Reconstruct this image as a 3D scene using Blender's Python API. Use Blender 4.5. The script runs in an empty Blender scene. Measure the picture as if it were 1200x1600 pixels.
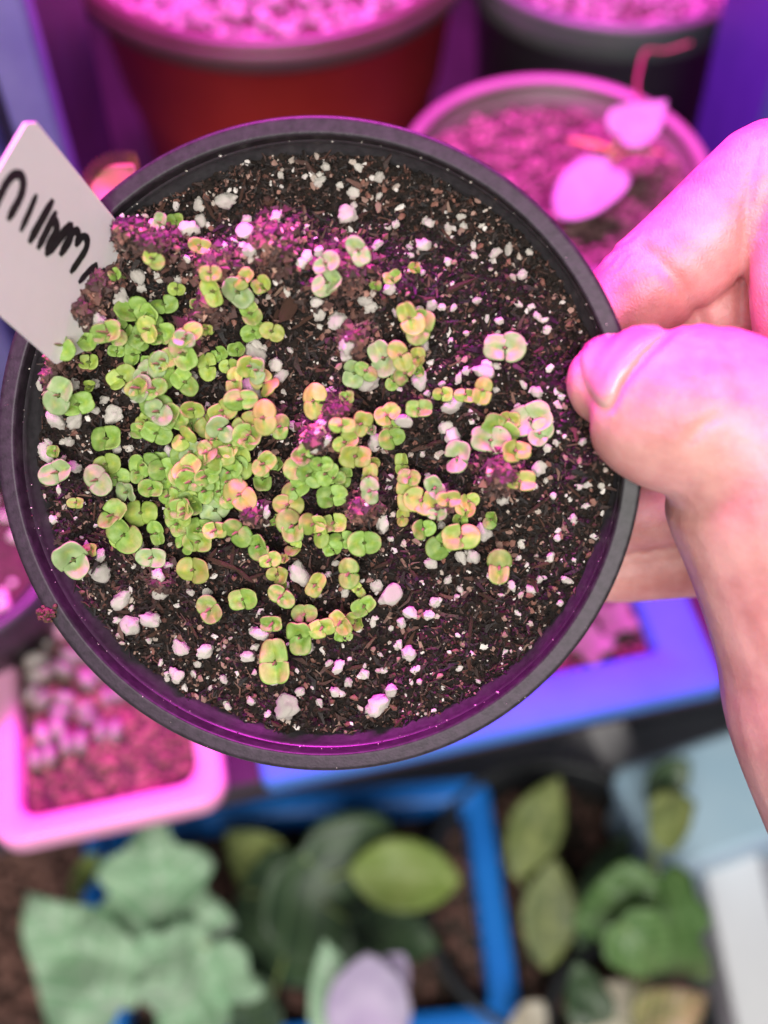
import bpy, bmesh, math, random
import numpy as np
from mathutils import Vector, Matrix, noise
from mathutils.bvhtree import BVHTree

random.seed(11)
rng = np.random.default_rng(11)
R = math.radians
scene = bpy.context.scene
col = scene.collection

# ------------------------------------------------------------------ camera
PITCH = R(56)
CAM = Vector((0, 0, 0.36))
FWD = Vector((0, math.cos(PITCH), -math.sin(PITCH)))
UP = Vector((0, math.sin(PITCH), math.cos(PITCH)))
RT = Vector((1, 0, 0))
FP = 1648.0                       # focal length in photo pixels (1200 x 1600)
cd = bpy.data.cameras.new('camera')
cam = bpy.data.objects.new('camera', cd)
col.objects.link(cam)
cam.location = CAM
cam.rotation_euler = (math.pi / 2 - PITCH, 0, 0)
cd.sensor_fit = 'AUTO'
cd.sensor_width = 36
cd.lens = 36 * FP / 1600
cd.clip_start = 0.01
cd.clip_end = 60
cd.dof.use_dof = True
cd.dof.focus_distance = 0.170
cd.dof.aperture_fstop = 8.6
scene.camera = cam

# ------------------------------------------------------------------ world, lamps, exposure
w = bpy.data.worlds.new('World')
scene.world = w
w.use_nodes = True
w.node_tree.nodes['Background'].inputs[0].default_value = (0.80, 0.88, 1.0, 1)
w.node_tree.nodes['Background'].inputs[1].default_value = 0.095


def area(name, loc, target, sx, sy, power, color, spread=180):
    l = bpy.data.lights.new(name, 'AREA')
    l.shape = 'RECTANGLE'
    l.size, l.size_y = sx, sy
    l.energy = power
    l.color = color
    l.spread = R(spread)
    o = bpy.data.objects.new(name, l)
    col.objects.link(o)
    o.location = loc
    o.rotation_euler = (Vector(target) - Vector(loc)).to_track_quat('-Z', 'Y').to_euler()
    return o


area('window_light', (-0.02, -0.66, 0.92), (0.0, 0.12, 0.15), 0.8, 0.6, 19.5, (1.0, 0.97, 0.93))
area('grow_light', (-0.03, 0.430, 0.690), (0.02, 0.30, 0.0), 0.46, 0.10, 14.0, (1.0, 0.045, 0.86), 140)

scene.view_settings.view_transform = 'Standard'
scene.view_settings.look = 'None'
scene.view_settings.exposure = 0.0
scene.view_settings.gamma = 1.0
scene.render.resolution_x = 768
scene.render.resolution_y = 1024
scene.render.engine = 'CYCLES'


def P(px, py, d):
    """photo pixel + depth along the view axis -> point in the place"""
    return CAM + FWD * d + RT * ((px - 600) / FP * d) + UP * ((800 - py) / FP * d)


def ray(px, py):
    return (FWD + RT * ((px - 600) / FP) + UP * ((800 - py) / FP))


def Pz(px, py, z):
    """photo pixel -> point on the horizontal plane at height z"""
    r = ray(px, py)
    return CAM + r * ((z - CAM.z) / r.z)


# ------------------------------------------------------------------ materials
def mat(name, c1, c2=None, rough=0.5, nscale=200.0, bump=0.0, bscale=800.0, sss=0.0, sssr=(1, .4, .25),
        sssscale=0.002, spec=0.5, trans=0.0, attr=None, objrand=0.0, coat=0.0, detail=4.0, lo=.35, hi=.65, bdist=0.0004, sheen=0.0):
    m = bpy.data.materials.new(name)
    m.use_nodes = True
    nt = m.node_tree
    b = nt.nodes['Principled BSDF']
    out = nt.nodes['Material Output']
    tc = nt.nodes.new('ShaderNodeTexCoord')
    colout = None
    if attr:
        a = nt.nodes.new('ShaderNodeAttribute')
        a.attribute_name = attr
        colout = a.outputs['Color']
    elif c2 is not None:
        n = nt.nodes.new('ShaderNodeTexNoise')
        n.inputs['Scale'].default_value = nscale
        n.inputs['Detail'].default_value = detail
        n.inputs['Roughness'].default_value = .6
        nt.links.new(tc.outputs['Object'], n.inputs['Vector'])
        r = nt.nodes.new('ShaderNodeValToRGB')
        r.color_ramp.elements[0].position = lo
        r.color_ramp.elements[1].position = hi
        r.color_ramp.elements[0].color = (*c1, 1)
        r.color_ramp.elements[1].color = (*c2, 1)
        nt.links.new(n.outputs['Fac'], r.inputs['Fac'])
        colout = r.outputs['Color']
    if objrand:
        oi = nt.nodes.new('ShaderNodeObjectInfo')
        h = nt.nodes.new('ShaderNodeHueSaturation')
        mr = nt.nodes.new('ShaderNodeMapRange')
        mr.inputs['To Min'].default_value = 1 - objrand
        mr.inputs['To Max'].default_value = 1 + objrand
        nt.links.new(oi.outputs['Random'], mr.inputs['Value'])
        nt.links.new(mr.outputs['Result'], h.inputs['Value'])
        if colout:
            nt.links.new(colout, h.inputs['Color'])
        else:
            h.inputs['Color'].default_value = (*c1, 1)
        colout = h.outputs['Color']
    if colout:
        nt.links.new(colout, b.inputs['Base Color'])
    else:
        b.inputs['Base Color'].default_value = (*c1, 1)
    b.inputs['Roughness'].default_value = rough
    b.inputs['Specular IOR Level'].default_value = spec
    b.inputs['Coat Weight'].default_value = coat
    b.inputs['Sheen Weight'].default_value = sheen
    if sss:
        b.inputs['Subsurface Weight'].default_value = sss
        b.inputs['Subsurface Radius'].default_value = sssr
        b.inputs['Subsurface Scale'].default_value = sssscale
    if bump:
        n2 = nt.nodes.new('ShaderNodeTexNoise')
        n2.inputs['Scale'].default_value = bscale
        n2.inputs['Detail'].default_value = 5
        nt.links.new(tc.outputs['Object'], n2.inputs['Vector'])
        bp = nt.nodes.new('ShaderNodeBump')
        bp.inputs['Strength'].default_value = bump
        bp.inputs['Distance'].default_value = bdist
        nt.links.new(n2.outputs['Fac'], bp.inputs['Height'])
        nt.links.new(bp.outputs['Normal'], b.inputs['Normal'])
    if trans:
        t = nt.nodes.new('ShaderNodeBsdfTranslucent')
        if colout:
            nt.links.new(colout, t.inputs['Color'])
        else:
            t.inputs['Color'].default_value = (*c1, 1)
        mx = nt.nodes.new('ShaderNodeMixShader')
        mx.inputs[0].default_value = trans
        nt.links.new(b.outputs[0], mx.inputs[1])
        nt.links.new(t.outputs[0], mx.inputs[2])
        nt.links.new(mx.outputs[0], out.inputs['Surface'])
    return m


M = {}
M['pot'] = mat('black_plastic', (.028, .026, .028), (.044, .041, .044), rough=.36, nscale=900, bump=.2, bscale=2500, bdist=.0001, spec=.5)  # wall colour raised so the purple light shows brighter inside
M['pot_rim'] = mat('darkened_rim_plastic', (.018, .016, .018), (.034, .030, .034), rough=.40, nscale=700, bump=.3, bscale=2500, bdist=.0001, spec=.22, detail=8)  # same plastic as the wall; colour darkened to hold down the window light
M['soil'] = mat('potting_mix', (.004, .0025, .002), (.018, .010, .006), rough=.8, nscale=1400, bump=.8, bscale=2600, spec=.3, bdist=.0005)
M['chips'] = mat('peat_fibre', (.03, .02, .01), rough=.62, attr='Col', bump=.4, bscale=4000, spec=.45)
M['perlite'] = mat('perlite', (.56, .50, .42), (.80, .75, .68), rough=.9, nscale=900, bump=.7, bscale=3200, objrand=.14, spec=.2, bdist=.0003)
M['bark'] = mat('bark', (.035, .016, .010), (.13, .055, .032), rough=.75, nscale=1500, bump=.8, bscale=2500, objrand=.3)
M['leaf_g'] = mat('cotyledon_green', (.18, .34, .045), (.33, .48, .11), rough=.48, nscale=3.2, trans=.17, objrand=.2, bump=.15, bscale=3000)
M['leaf_y'] = mat('cotyledon_yellow_green', (.26, .40, .05), (.42, .51, .12), rough=.48, nscale=3.2, trans=.17, objrand=.2, bump=.15, bscale=3000)
M['leaf_p'] = mat('cotyledon_pale', (.26, .41, .15), (.40, .48, .23), rough=.48, nscale=3.2, trans=.17, objrand=.14, bump=.15, bscale=3000)
M['leaf_o'] = mat('cotyledon_amber', (.30, .40, .06), (.44, .43, .12), rough=.48, nscale=3.2, trans=.17, objrand=.14, bump=.15, bscale=3000)
M['stem'] = mat('seedling_stem', (.26, .32, .10), rough=.5, trans=.2)
M['tag'] = mat('tag_plastic', (.68, .64, .63), (.72, .68, .67), rough=.45, nscale=60, bump=.08, bscale=1500, sss=.1, sssscale=.001)
M['ink'] = mat('marker_ink', (.006, .006, .008), (.014, .014, .017), rough=.4, nscale=900)
M['nail'] = mat('nail', (.58, .32, .30), (.66, .40, .37), rough=.22, nscale=150, sss=.3, sssscale=.002, coat=.35)


# ------------------------------------------------------------------ object helpers
def tag(o, label=None, cat=None, group=None, kind=None):
    if label: o['label'] = label
    if cat: o['category'] = cat
    if group: o['group'] = group
    if kind: o['kind'] = kind
    return o


def empty(name, matrix):
    o = bpy.data.objects.new(name, None)
    o.empty_display_size = .01
    col.objects.link(o)
    o.matrix_world = matrix
    return o


def mesh(name, verts, faces, m, smooth=True):
    me = bpy.data.meshes.new(name)
    me.from_pydata([tuple(v) for v in verts], [], [tuple(f) for f in faces])
    me.materials.append(M[m] if isinstance(m, str) else m)
    if smooth:
        me.polygons.foreach_set('use_smooth', [True] * len(me.polygons))
    me.update()
    return me


def link(name, me, parent=None, mw=None):
    o = bpy.data.objects.new(name, me)
    col.objects.link(o)
    if parent is not None:
        o.parent = parent
    if mw is not None:
        o.matrix_basis = mw
    return o


def frame(origin, zaxis, xhint=(1, 0, 0)):
    z = Vector(zaxis).normalized()
    x = Vector(xhint)
    x = (x - z * x.dot(z)).normalized()
    y = z.cross(x)
    m = Matrix.Identity(4)
    for i in range(3):
        m[i][0], m[i][1], m[i][2], m[i][3] = x[i], y[i], z[i], origin[i]
    return m


def lathe(profile, n=96):
    """profile: list of (r, z); first / last with r=0 become poles"""
    V, F, rows = [], [], []
    for r, z in profile:
        if r < 1e-7:
            rows.append([len(V)] * n)
            V.append((0, 0, z))
        else:
            s = len(V)
            for k in range(n):
                a = 2 * math.pi * k / n
                V.append((r * math.cos(a), r * math.sin(a), z))
            rows.append(list(range(s, s + n)))
    for a, b in zip(rows[:-1], rows[1:]):
        for k in range(n):
            q = [a[k], a[(k + 1) % n], b[(k + 1) % n], b[k]]
            f = []
            for i in q:
                if i not in f:
                    f.append(i)
            if len(f) > 2:
                F.append(f)
    return V, F


def superloft(rings, cap0=True, cap1=True):
    """rings: list of lists of equal-length 3D points"""
    V, F = [], []
    n = len(rings[0])
    for r in rings:
        V += [tuple(p) for p in r]
    for i in range(len(rings) - 1):
        for k in range(n):
            a, b = i * n + k, i * n + (k + 1) % n
            F.append((a, b, b + n, a + n))
    if cap0: F.append(tuple(range(n))[::-1])
    if cap1: F.append(tuple(range((len(rings) - 1) * n, len(rings) * n)))
    return V, F


def rrect(hx, hy, r, z, n=6):
    pts = []
    for cx, cy, a0 in ((hx - r, hy - r, 0), (-hx + r, hy - r, 90), (-hx + r, -hy + r, 180), (hx - r, -hy + r, 270)):
        for k in range(n + 1):
            a = R(a0 + 90 * k / n)
            pts.append((cx + r * math.cos(a), cy + r * math.sin(a), z))
    return pts


def catmull(pts, sub=6):
    """pts: list of tuples (any dim) -> denser list"""
    a = [np.array(p, float) for p in pts]
    a = [2 * a[0] - a[1]] + a + [2 * a[-1] - a[-2]]
    out = []
    for i in range(1, len(a) - 2):
        for k in range(sub):
            t = k / sub
            out.append(.5 * (2 * a[i] + (a[i + 1] - a[i - 1]) * t + (2 * a[i - 1] - 5 * a[i] + 4 * a[i + 1] - a[i + 2]) * t * t
                             + (3 * a[i] - a[i - 1] - 3 * a[i + 1] + a[i + 2]) * t ** 3))
    out.append(a[-2])
    return out


def tube(path, n=8, cap=True, round_end=True):
    """path: list of (x, y, z, r)"""
    pts = [Vector(p[:3]) for p in path]
    rad = [p[3] for p in path]
    rings = []
    prev = None

    def ring(c, t, r, x):
        y = t.cross(x)
        return [c + x * (r * math.cos(2 * math.pi * k / n)) + y * (r * math.sin(2 * math.pi * k / n)) for k in range(n)]
    T = []
    for i in range(len(pts)):
        a = pts[max(i - 1, 0)]
        b = pts[min(i + 1, len(pts) - 1)]
        T.append((b - a).normalized())
    x = T[0].orthogonal().normalized()
    for i in range(len(pts)):
        x = (x - T[i] * x.dot(T[i])).normalized()
        if i == 0 and round_end:
            for a in (80, 55, 28):
                rings.append(ring(pts[0] - T[0] * rad[0] * math.sin(R(a)), T[0], rad[0] * math.cos(R(a)), x))
        rings.append(ring(pts[i], T[i], rad[i], x))
        if i == len(pts) - 1 and round_end:
            for a in (28, 55, 80):
                rings.append(ring(pts[i] + T[i] * rad[i] * math.sin(R(a)), T[i], rad[i] * math.cos(R(a)), x))
    return superloft(rings, cap, cap)


def xform(V, m):
    return [m @ Vector(v) for v in V]


def merge(parts):
    V, F = [], []
    for v, f in parts:
        o = len(V)
        V += list(v)
        F += [tuple(i + o for i in q) for q in f]
    return V, F


def ico(sub=1):
    bm = bmesh.new()
    bmesh.ops.create_icosphere(bm, subdivisions=sub, radius=1)
    V = [v.co.copy() for v in bm.verts]
    F = [tuple(v.index for v in f.verts) for f in bm.faces]
    bm.free()
    return V, F


ICO1, ICO2, ICO3 = ico(1), ico(2), ico(3)


def chunk(base, amp, seed, stretch=(1, 1, 1), cuts=5):
    rr = random.Random(seed)
    pl = []
    for _ in range(cuts):
        n_ = Vector((rr.gauss(0, 1), rr.gauss(0, 1), rr.gauss(0, 1))).normalized()
        pl.append((n_, rr.uniform(.55, .85)))
    off = Vector((seed * 7.31, seed * 3.17, seed * 1.93))
    V = []
    for v in base[0]:
        k = 1 + amp * noise.noise(v * 1.2 + off) + amp * .6 * noise.noise(v * 2.9 + off) + amp * .3 * noise.noise(v * 7 + off)
        q = v * k
        for n_, d_ in pl:
            e = q.dot(n_) - d_
            if e > 0: q = q - n_ * e * .85
        V.append(Vector((q.x * stretch[0], q.y * stretch[1], q.z * stretch[2])))
    return V, base[1]


def lump(base, amp, seed, fr=1.3, stretch=(1, 1, 1)):
    V = []
    off = Vector((seed * 7.31, seed * 3.17, seed * 1.93))
    for v in base[0]:
        k = 1 + amp * noise.noise(v * fr + off) + amp * .55 * noise.noise(v * fr * 2.6 + off * 2)
        V.append(Vector((v.x * k * stretch[0], v.y * k * stretch[1], v.z * k * stretch[2])))
    return V, base[1]


# ------------------------------------------------------------------ leaves
def leaf(outline, L=1.0, W=1.0, cup=.15, droop=.0, wave=0.0, thick=.02, rings=5, seed=0, centre=.45, fold=0.0):
    """closed outline (x along the blade, y across) -> thin solid blade lying in xy, base at the origin"""
    n = len(outline)
    V = []
    top = []
    off = seed * 5.1

    def surf(x, y):
        z = cup * (y * y * 2.2 + (x - centre) ** 2 * .9) - droop * x * x + fold * abs(y)
        z += wave * noise.noise(Vector((x * 3.1 + off, y * 3.1, off)))
        return z
    pts = [(centre, 0.0)]
    for r in range(1, rings + 1):
        f = r / rings
        for (x, y) in outline:
            pts.append((centre + (x - centre) * f, y * f))
    for (x, y) in pts:
        V.append((x * L, y * W, surf(x, y) * L + thick * L * .5))
    N = len(pts)
    for (x, y) in pts:
        V.append((x * L, y * W, surf(x, y) * L - thick * L * .5))
    F = []
    for k in range(n):
        F.append((0, 1 + k, 1 + (k + 1) % n))
        F.append((N, N + 1 + (k + 1) % n, N + 1 + k))
    for r in range(rings - 1):
        for k in range(n):
            a, b = 1 + r * n + k, 1 + r * n + (k + 1) % n
            F.append((a, a + n, b + n, b))
            F.append((N + a, N + b, N + b + n, N + a + n))
    e = 1 + (rings - 1) * n
    for k in range(n):
        a, b = e + k, e + (k + 1) % n
        F.append((a, N + a, N + b, b))
    return V, F


def vein_attr(me, outline, rings, centre=.45):
    a = me.attributes.new('blade', 'FLOAT_VECTOR', 'POINT')
    one = [(centre, 0, 0)] + [(centre + (x - centre) * r / rings, y * r / rings, 0) for r in range(1, rings + 1) for (x, y) in outline]
    a.data.foreach_set('vector', np.array(one + one, np.float32).ravel())


def vein_shade(m, vein, amount=.75):
    nt = m.node_tree
    b = nt.nodes['Principled BSDF']
    src = b.inputs['Base Color'].links[0].from_socket
    N = nt.nodes.new
    at = N('ShaderNodeAttribute'); at.attribute_name = 'blade'
    sp = N('ShaderNodeSeparateXYZ'); nt.links.new(at.outputs['Vector'], sp.inputs[0])

    def mth(op, a, b_=None):
        n = N('ShaderNodeMath'); n.operation = op
        for i, v in enumerate((a, b_)):
            if v is None: continue
            if isinstance(v, (int, float)): n.inputs[i].default_value = v
            else: nt.links.new(v, n.inputs[i])
        return n.outputs[0]
    ay = mth('ABSOLUTE', sp.outputs[1])
    mid = mth('SUBTRACT', 1.0, mth('MULTIPLY', ay, 34.0))
    ph = mth('PINGPONG', mth('MULTIPLY', mth('SUBTRACT', sp.outputs[0], mth('MULTIPLY', ay, .75)), 6.0), .5)
    side = mth('SUBTRACT', 1.0, mth('MULTIPLY', ph, 7.0))
    v = N('ShaderNodeMath'); v.operation = 'MAXIMUM'; v.use_clamp = True
    nt.links.new(mid, v.inputs[0]); nt.links.new(side, v.inputs[1])
    mx = N('ShaderNodeMix'); mx.data_type = 'RGBA'
    nt.links.new(mth('MULTIPLY', v.outputs[0], amount), mx.inputs[0])
    nt.links.new(src, mx.inputs[6]); mx.inputs[7].default_value = (*vein, 1)
    nt.links.new(mx.outputs[2], b.inputs['Base Color'])


def mirror_outline(half, sub=3):
    d = catmull(half, sub)
    up = [(p[0], p[1]) for p in d]
    return up + [(x, -y) for x, y in up[-2:0:-1]]


COT = mirror_outline([(.05, 0), (.035, .03), (-.01, .07), (-.02, .21), (-.022, .35), (.02, .425), (.10, .455), (.22, .44), (.35, .36), (.45, .20), (.478, .08), (.480, 0)], 3)
COT2 = mirror_outline([(.05, 0), (.035, .035), (-.012, .08), (-.02, .21), (-.03, .34), (.005, .42), (.10, .435), (.24, .43), (.37, .37), (.45, .23), (.462, .08), (.45, 0)], 3)
ROUND = mirror_outline([(.0, 0), (-.07, .10), (-.06, .26), (.10, .38), (.36, .41), (.64, .36), (.86, .22), (.97, .08), (1.0, 0)], 4)
HEART = mirror_outline([(.0, 0), (-.06, .12), (-.02, .27), (.14, .38), (.36, .37), (.62, .26), (.86, .10), (1.0, 0)], 4)
OVAL = mirror_outline([(.0, 0), (.06, .10), (.25, .24), (.5, .28), (.75, .22), (.93, .09), (1.0, 0)], 4)
LANCE = mirror_outline([(.0, 0), (.1, .07), (.35, .14), (.6, .14), (.85, .07), (1.0, 0)], 4)
LOBED = mirror_outline([(.02, 0), (-.10, .10), (-.06, .30), (.10, .40), (.16, .56), (.34, .50), (.46, .36), (.60, .42), (.74, .33), (.80, .18), (.95, .10), (1.0, 0)], 3)
SPADE = mirror_outline([(.0, 0), (-.05, .16), (.04, .36), (.2, .46), (.42, .42), (.66, .30), (.88, .13), (1.0, 0)], 4)

# ================================================================== THE SETTING
M['shelf'] = mat('shelf_board', (.006, .005, .006), (.014, .012, .014), rough=.6, nscale=40, bump=.2, bscale=300)
M['floor'] = mat('floor', (.46, .45, .45), (.56, .55, .55), rough=.6, nscale=14, bump=.2, bscale=200)
YAW = R(13)


def box(hx, hy, z0, z1, r=.002):
    return superloft([rrect(hx - r * .4, hy - r * .4, r, z0), rrect(hx, hy, r, z0 + r * .4), rrect(hx, hy, r, z1 - r * .4), rrect(hx - r * .4, hy - r * .4, r, z1)])


FLOOR = -0.40
V, F = [(-3, -3, 0), (3, -3, 0), (3, 3, 0), (-3, 3, 0)], [(0, 1, 2, 3)]
tag(link('floor', mesh('floor', V, F, 'floor', False), None, Matrix.Translation((0, 0, FLOOR))), kind='structure')
# shelf: front edge passes through these two points under the planters
ea, eb = Pz(170, 1275, 0), Pz(1000, 1098, 0)
ed = (eb - ea).normalized()
YAW = math.atan2(ed.y, ed.x)
en = Vector((-ed.y, ed.x, 0))
SH = frame((ea + eb) / 2 + en * .30, (0, 0, 1), ed)
shelf = empty('shelf', SH)
tag(shelf, kind='structure')
V, F = box(.60, .30, -.016, 0, .003)
link('board', mesh('board', V, F, 'shelf', False), shelf)
M['post'] = mat('post_paint', (.55, .53, .54), (.62, .60, .60), rough=.5, nscale=30)
for sx in (-.5, .5):
    for sy in (-.285, .27):
        V, F = box(.011, .011, FLOOR, -.016, .002)
        link('leg', mesh('leg', V, F, 'post', False), shelf, Matrix.Translation((sx, sy, 0)))

# ================================================================== THE HELD POT
PC = P(482, 711, .1607)
PN = (RT * -.12 + UP * -.12 - FWD).normalized()
PM = frame(PC, PN, RT)
PMI = PM.inverted()


def PL(px, py, z):
    """photo pixel -> pot-local point on the plane at local height z"""
    o = PMI @ CAM
    d = (PMI.to_3x3() @ ray(px, py))
    t = (z - o.z) / d.z
    return o + d * t


pot = empty('nursery_pot', PM)
tag(pot, 'round black plastic nursery pot full of seedlings, held up by a hand', 'pot')
# lip: flat ring with rolled edges and a short skirt
lip = [(.0471, -.0035), (.0471, -.0006), (.04718, -.0002), (.0474, -.00002), (.0476, 0), (.0478, 0), (.0492, 0), (.0494, 0), (.0497, -.00006), (.04995, -.0003), (.0500, -.0008), (.0500, -.0012),
       (.0500, -.0055), (.0497, -.0060), (.0485, -.0060), (.0482, -.0055), (.0482, -.0035)]
V, F = lathe(lip + [lip[0]], 160)
pot_rim = link('rim', mesh('rim', V, F, 'pot_rim'), pot)
wall = [(.0481, -.0030), (.0481, -.0065), (.0479, -.0080), (.0469, -.0095), (.0464, -.0110), (.0370, -.0735), (.0362, -.0750), (0, -.0750),
        (0, -.0735), (.0355, -.0735), (.0362, -.0720), (.0452, -.0110), (.0455, -.0072), (.0461, -.0058), (.04675, -.0050), (.04695, -.0042), (.04710, -.0030)]
V, F = lathe(wall + [wall[0]], 160)
link('wall', mesh('wall', V, F, 'pot'), pot)

# ---- soil surface
MOUNDS = [(205, 365, 34, .0085), (260, 392, 30, .0075), (430, 385, 46, .0060), (345, 420, 40, .0050), (540, 425, 45, .0042), (470, 455, 40, .0030),
          (500, 685, 26, .0065), (530, 640, 24, .0050), (555, 530, 28, .0045), (565, 795, 26, .0060), (782, 738, 34, .0062), (398, 802, 18, .0055), (300, 520, 26, .0040),
          (420, 650, 18, .004), (690, 788, 18, .0040), (138, 490, 38, .0070), (168, 440, 28, .0050), (104, 552, 26, .0070), (90, 595, 30, .0040), (330, 480, 22, .0035), (250, 905, 22, .0035), (140, 865, 24, .003),
          (350, 880, 46, .0020), (620, 460, 60, .0020), (760, 590, 36, .0022), (940, 720, 40, .003), (900, 640, 50, .002), (110, 640, 40, .002), (640, 640, 30, .002)]
SZ = -.0060
_m = []
for px, py, r, h in MOUNDS:
    p = PL(px, py, SZ + h * .6)
    _m.append((p.x, p.y, r * 1e-4, h * 1.32))


def soil_h(x, y, fine=True):
    z = SZ
    for mx, my, r, h in _m:
        q = ((x - mx) ** 2 + (y - my) ** 2) / (r * r)
        if q < 8:
            z += h * math.exp(-q)
    v = Vector((x, y, 0))
    z += .0012 * noise.noise(v * 90) + .0008 * noise.noise(v * 240 + Vector((5, 5, 5)))
    z += .0009 * abs(noise.noise(v * 330 + Vector((9, 2, 5))))
    if fine:
        z += .0009 * noise.noise(v * 620) + .00045 * noise.noise(v * 1500)
    rr = math.hypot(x, y)
    if rr > .040:
        z -= (rr - .040) * .10
    return z


def soil_disc(rad, hfun, step):
    n = int(2 * rad / step) + 2
    idx = {}
    V, F = [], []
    for i in range(n):
        for j in range(n):
            x, y = -rad + i * step, -rad + j * step
            if x * x + y * y < rad * rad:
                idx[i, j] = len(V)
                V.append((x, y, hfun(x, y)))
    for (i, j), a in idx.items():
        b, c, d = idx.get((i + 1, j)), idx.get((i + 1, j + 1)), idx.get((i, j + 1))
        if b is not None and c is not None and d is not None:
            F.append((a, b, c, d))
    return V, F


soil = empty('potting_soil', PM @ Matrix.Translation((0, 0, SZ)))
tag(soil, 'dark moist potting mix with white perlite filling the held black pot', 'soil')
SOI = Matrix.Translation((0, 0, -SZ))
V, F = soil_disc(.0464, soil_h, .00036)
link('soil_surface', mesh('soil_surface', V, F, 'soil'), soil, SOI)


def attr_mesh(name, V, F, C, m):
    me = mesh(name, V, F, m, False)
    a = me.color_attributes.new('Col', 'FLOAT_COLOR', 'POINT')
    a.data.foreach_set('color', np.asarray(C, np.float32).ravel())
    return me


def fibre(p, a, l, wd, tilt, bend):
    """small three-sided splinter, two segments"""
    ca, sa = math.cos(a), math.sin(a)
    d = Vector((ca * math.cos(tilt), sa * math.cos(tilt), math.sin(tilt)))
    s = Vector((-sa, ca, 0))
    u = d.cross(s)
    V = []
    for t, k in ((-.5, .55), (0, 1), (.5, .35)):
        c = p + d * (l * t) + s * (bend * l * (t * t * 4)) 
        for q in range(3):
            an = q * 2.094 + t
            V.append(c + s * (wd * k * math.cos(an)) + u * (wd * k * .6 * math.sin(an)))
    F = [(0, 1, 2), (8, 7, 6)]
    for i in (0, 3):
        for q in range(3):
            x, y = i + q, i + (q + 1) % 3
            F.append((x, x + 3, y + 3, y))
    return V, F


def in_pot(maxr=.0448):
    while True:
        x, y = random.uniform(-maxr, maxr), random.uniform(-maxr, maxr)
        if x * x + y * y < maxr * maxr:
            return x, y


V, F, C = [], [], []
PALE = [(.006, .0035, .0025), (.013, .007, .005), (.028, .013, .009), (.055, .024, .017), (.095, .040, .028), (.15, .075, .055), (.24, .15, .11)]
PW = [.24, .24, .21, .15, .09, .05, .02]
for i in range(13000):
    x, y = in_pot(.0461)
    big = random.random()
    l = random.uniform(.0004, .0015) if big < .84 else random.uniform(.0015, .0042)
    wd = random.uniform(.00008, .00028) if big < .93 else random.uniform(.0003, .0006)
    z = soil_h(x, y) + random.uniform(-.0001, .0004)
    v, f = fibre(Vector((x, y, z)), random.uniform(0, 6.28), l, wd, random.gauss(0, .35), random.uniform(-.25, .25))
    o = len(V)
    V += v
    F += [tuple(k + o for k in q) for q in f]
    c = random.choices(PALE, PW)[0]
    k = random.uniform(.7, 1.25)
    C += [(c[0] * k, c[1] * k, c[2] * k, 1)] * len(v)
o = link('peat_fibres', attr_mesh('peat_fibres', V, F, C, 'chips'), soil, SOI)
o['kind'] = 'stuff'

# clods standing on the mounds: crumbs and short fibres, coloured paler to strengthen the magenta light on them
V, F, C = [], [], []
OCT = [Vector(v) for v in ((1, 0, 0), (-1, 0, 0), (0, 1, 0), (0, -1, 0), (0, 0, 1), (0, 0, -1))]
OF = [(0, 2, 4), (2, 1, 4), (1, 3, 4), (3, 0, 4), (2, 0, 5), (1, 2, 5), (3, 1, 5), (0, 3, 5)]
for mx, my, r, h in _m:
    if h < .004: continue
    for i in range(int(15e4 * r)):
        x, y = mx + random.gauss(0, r * .55), my + random.gauss(0, r * .55)
        if math.hypot(x, y) > .0435: continue
        z = soil_h(x, y)
        if random.random() < .68:
            s = random.choice((.0002, .0003, .0004, .0006, .0009)) * random.uniform(.7, 1.2)
            m = Matrix.Translation((x, y, z + s * .35)) @ Matrix.Rotation(random.uniform(0, 6.28), 4, 'Z') @ Matrix.Rotation(random.uniform(0, 3), 4, 'X')
            v, f = [m @ (q * (s * random.uniform(.6, 1.3))) for q in OCT], OF
        else:
            v, f = fibre(Vector((x, y, z + random.uniform(0, .0005))), random.uniform(0, 6.28), random.uniform(.0006, .0020),
                         random.uniform(.0001, .0003), random.gauss(0, .3), random.uniform(-.3, .3))
        o = len(V)
        V += v
        F += [tuple(k + o for k in q) for q in f]
        c = random.choices(PALE, PW)[0]
        k = random.uniform(.5, 1.3)
        C += [((c[0] * 2 + .055) * k, (c[1] * 2 + .030) * k, (c[2] * 2 + .028) * k, 1)] * len(v)
o = link('clod_fibres', attr_mesh('clod_fibres', V, F, C, 'chips'), soil, SOI)
o['kind'] = 'stuff'

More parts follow.
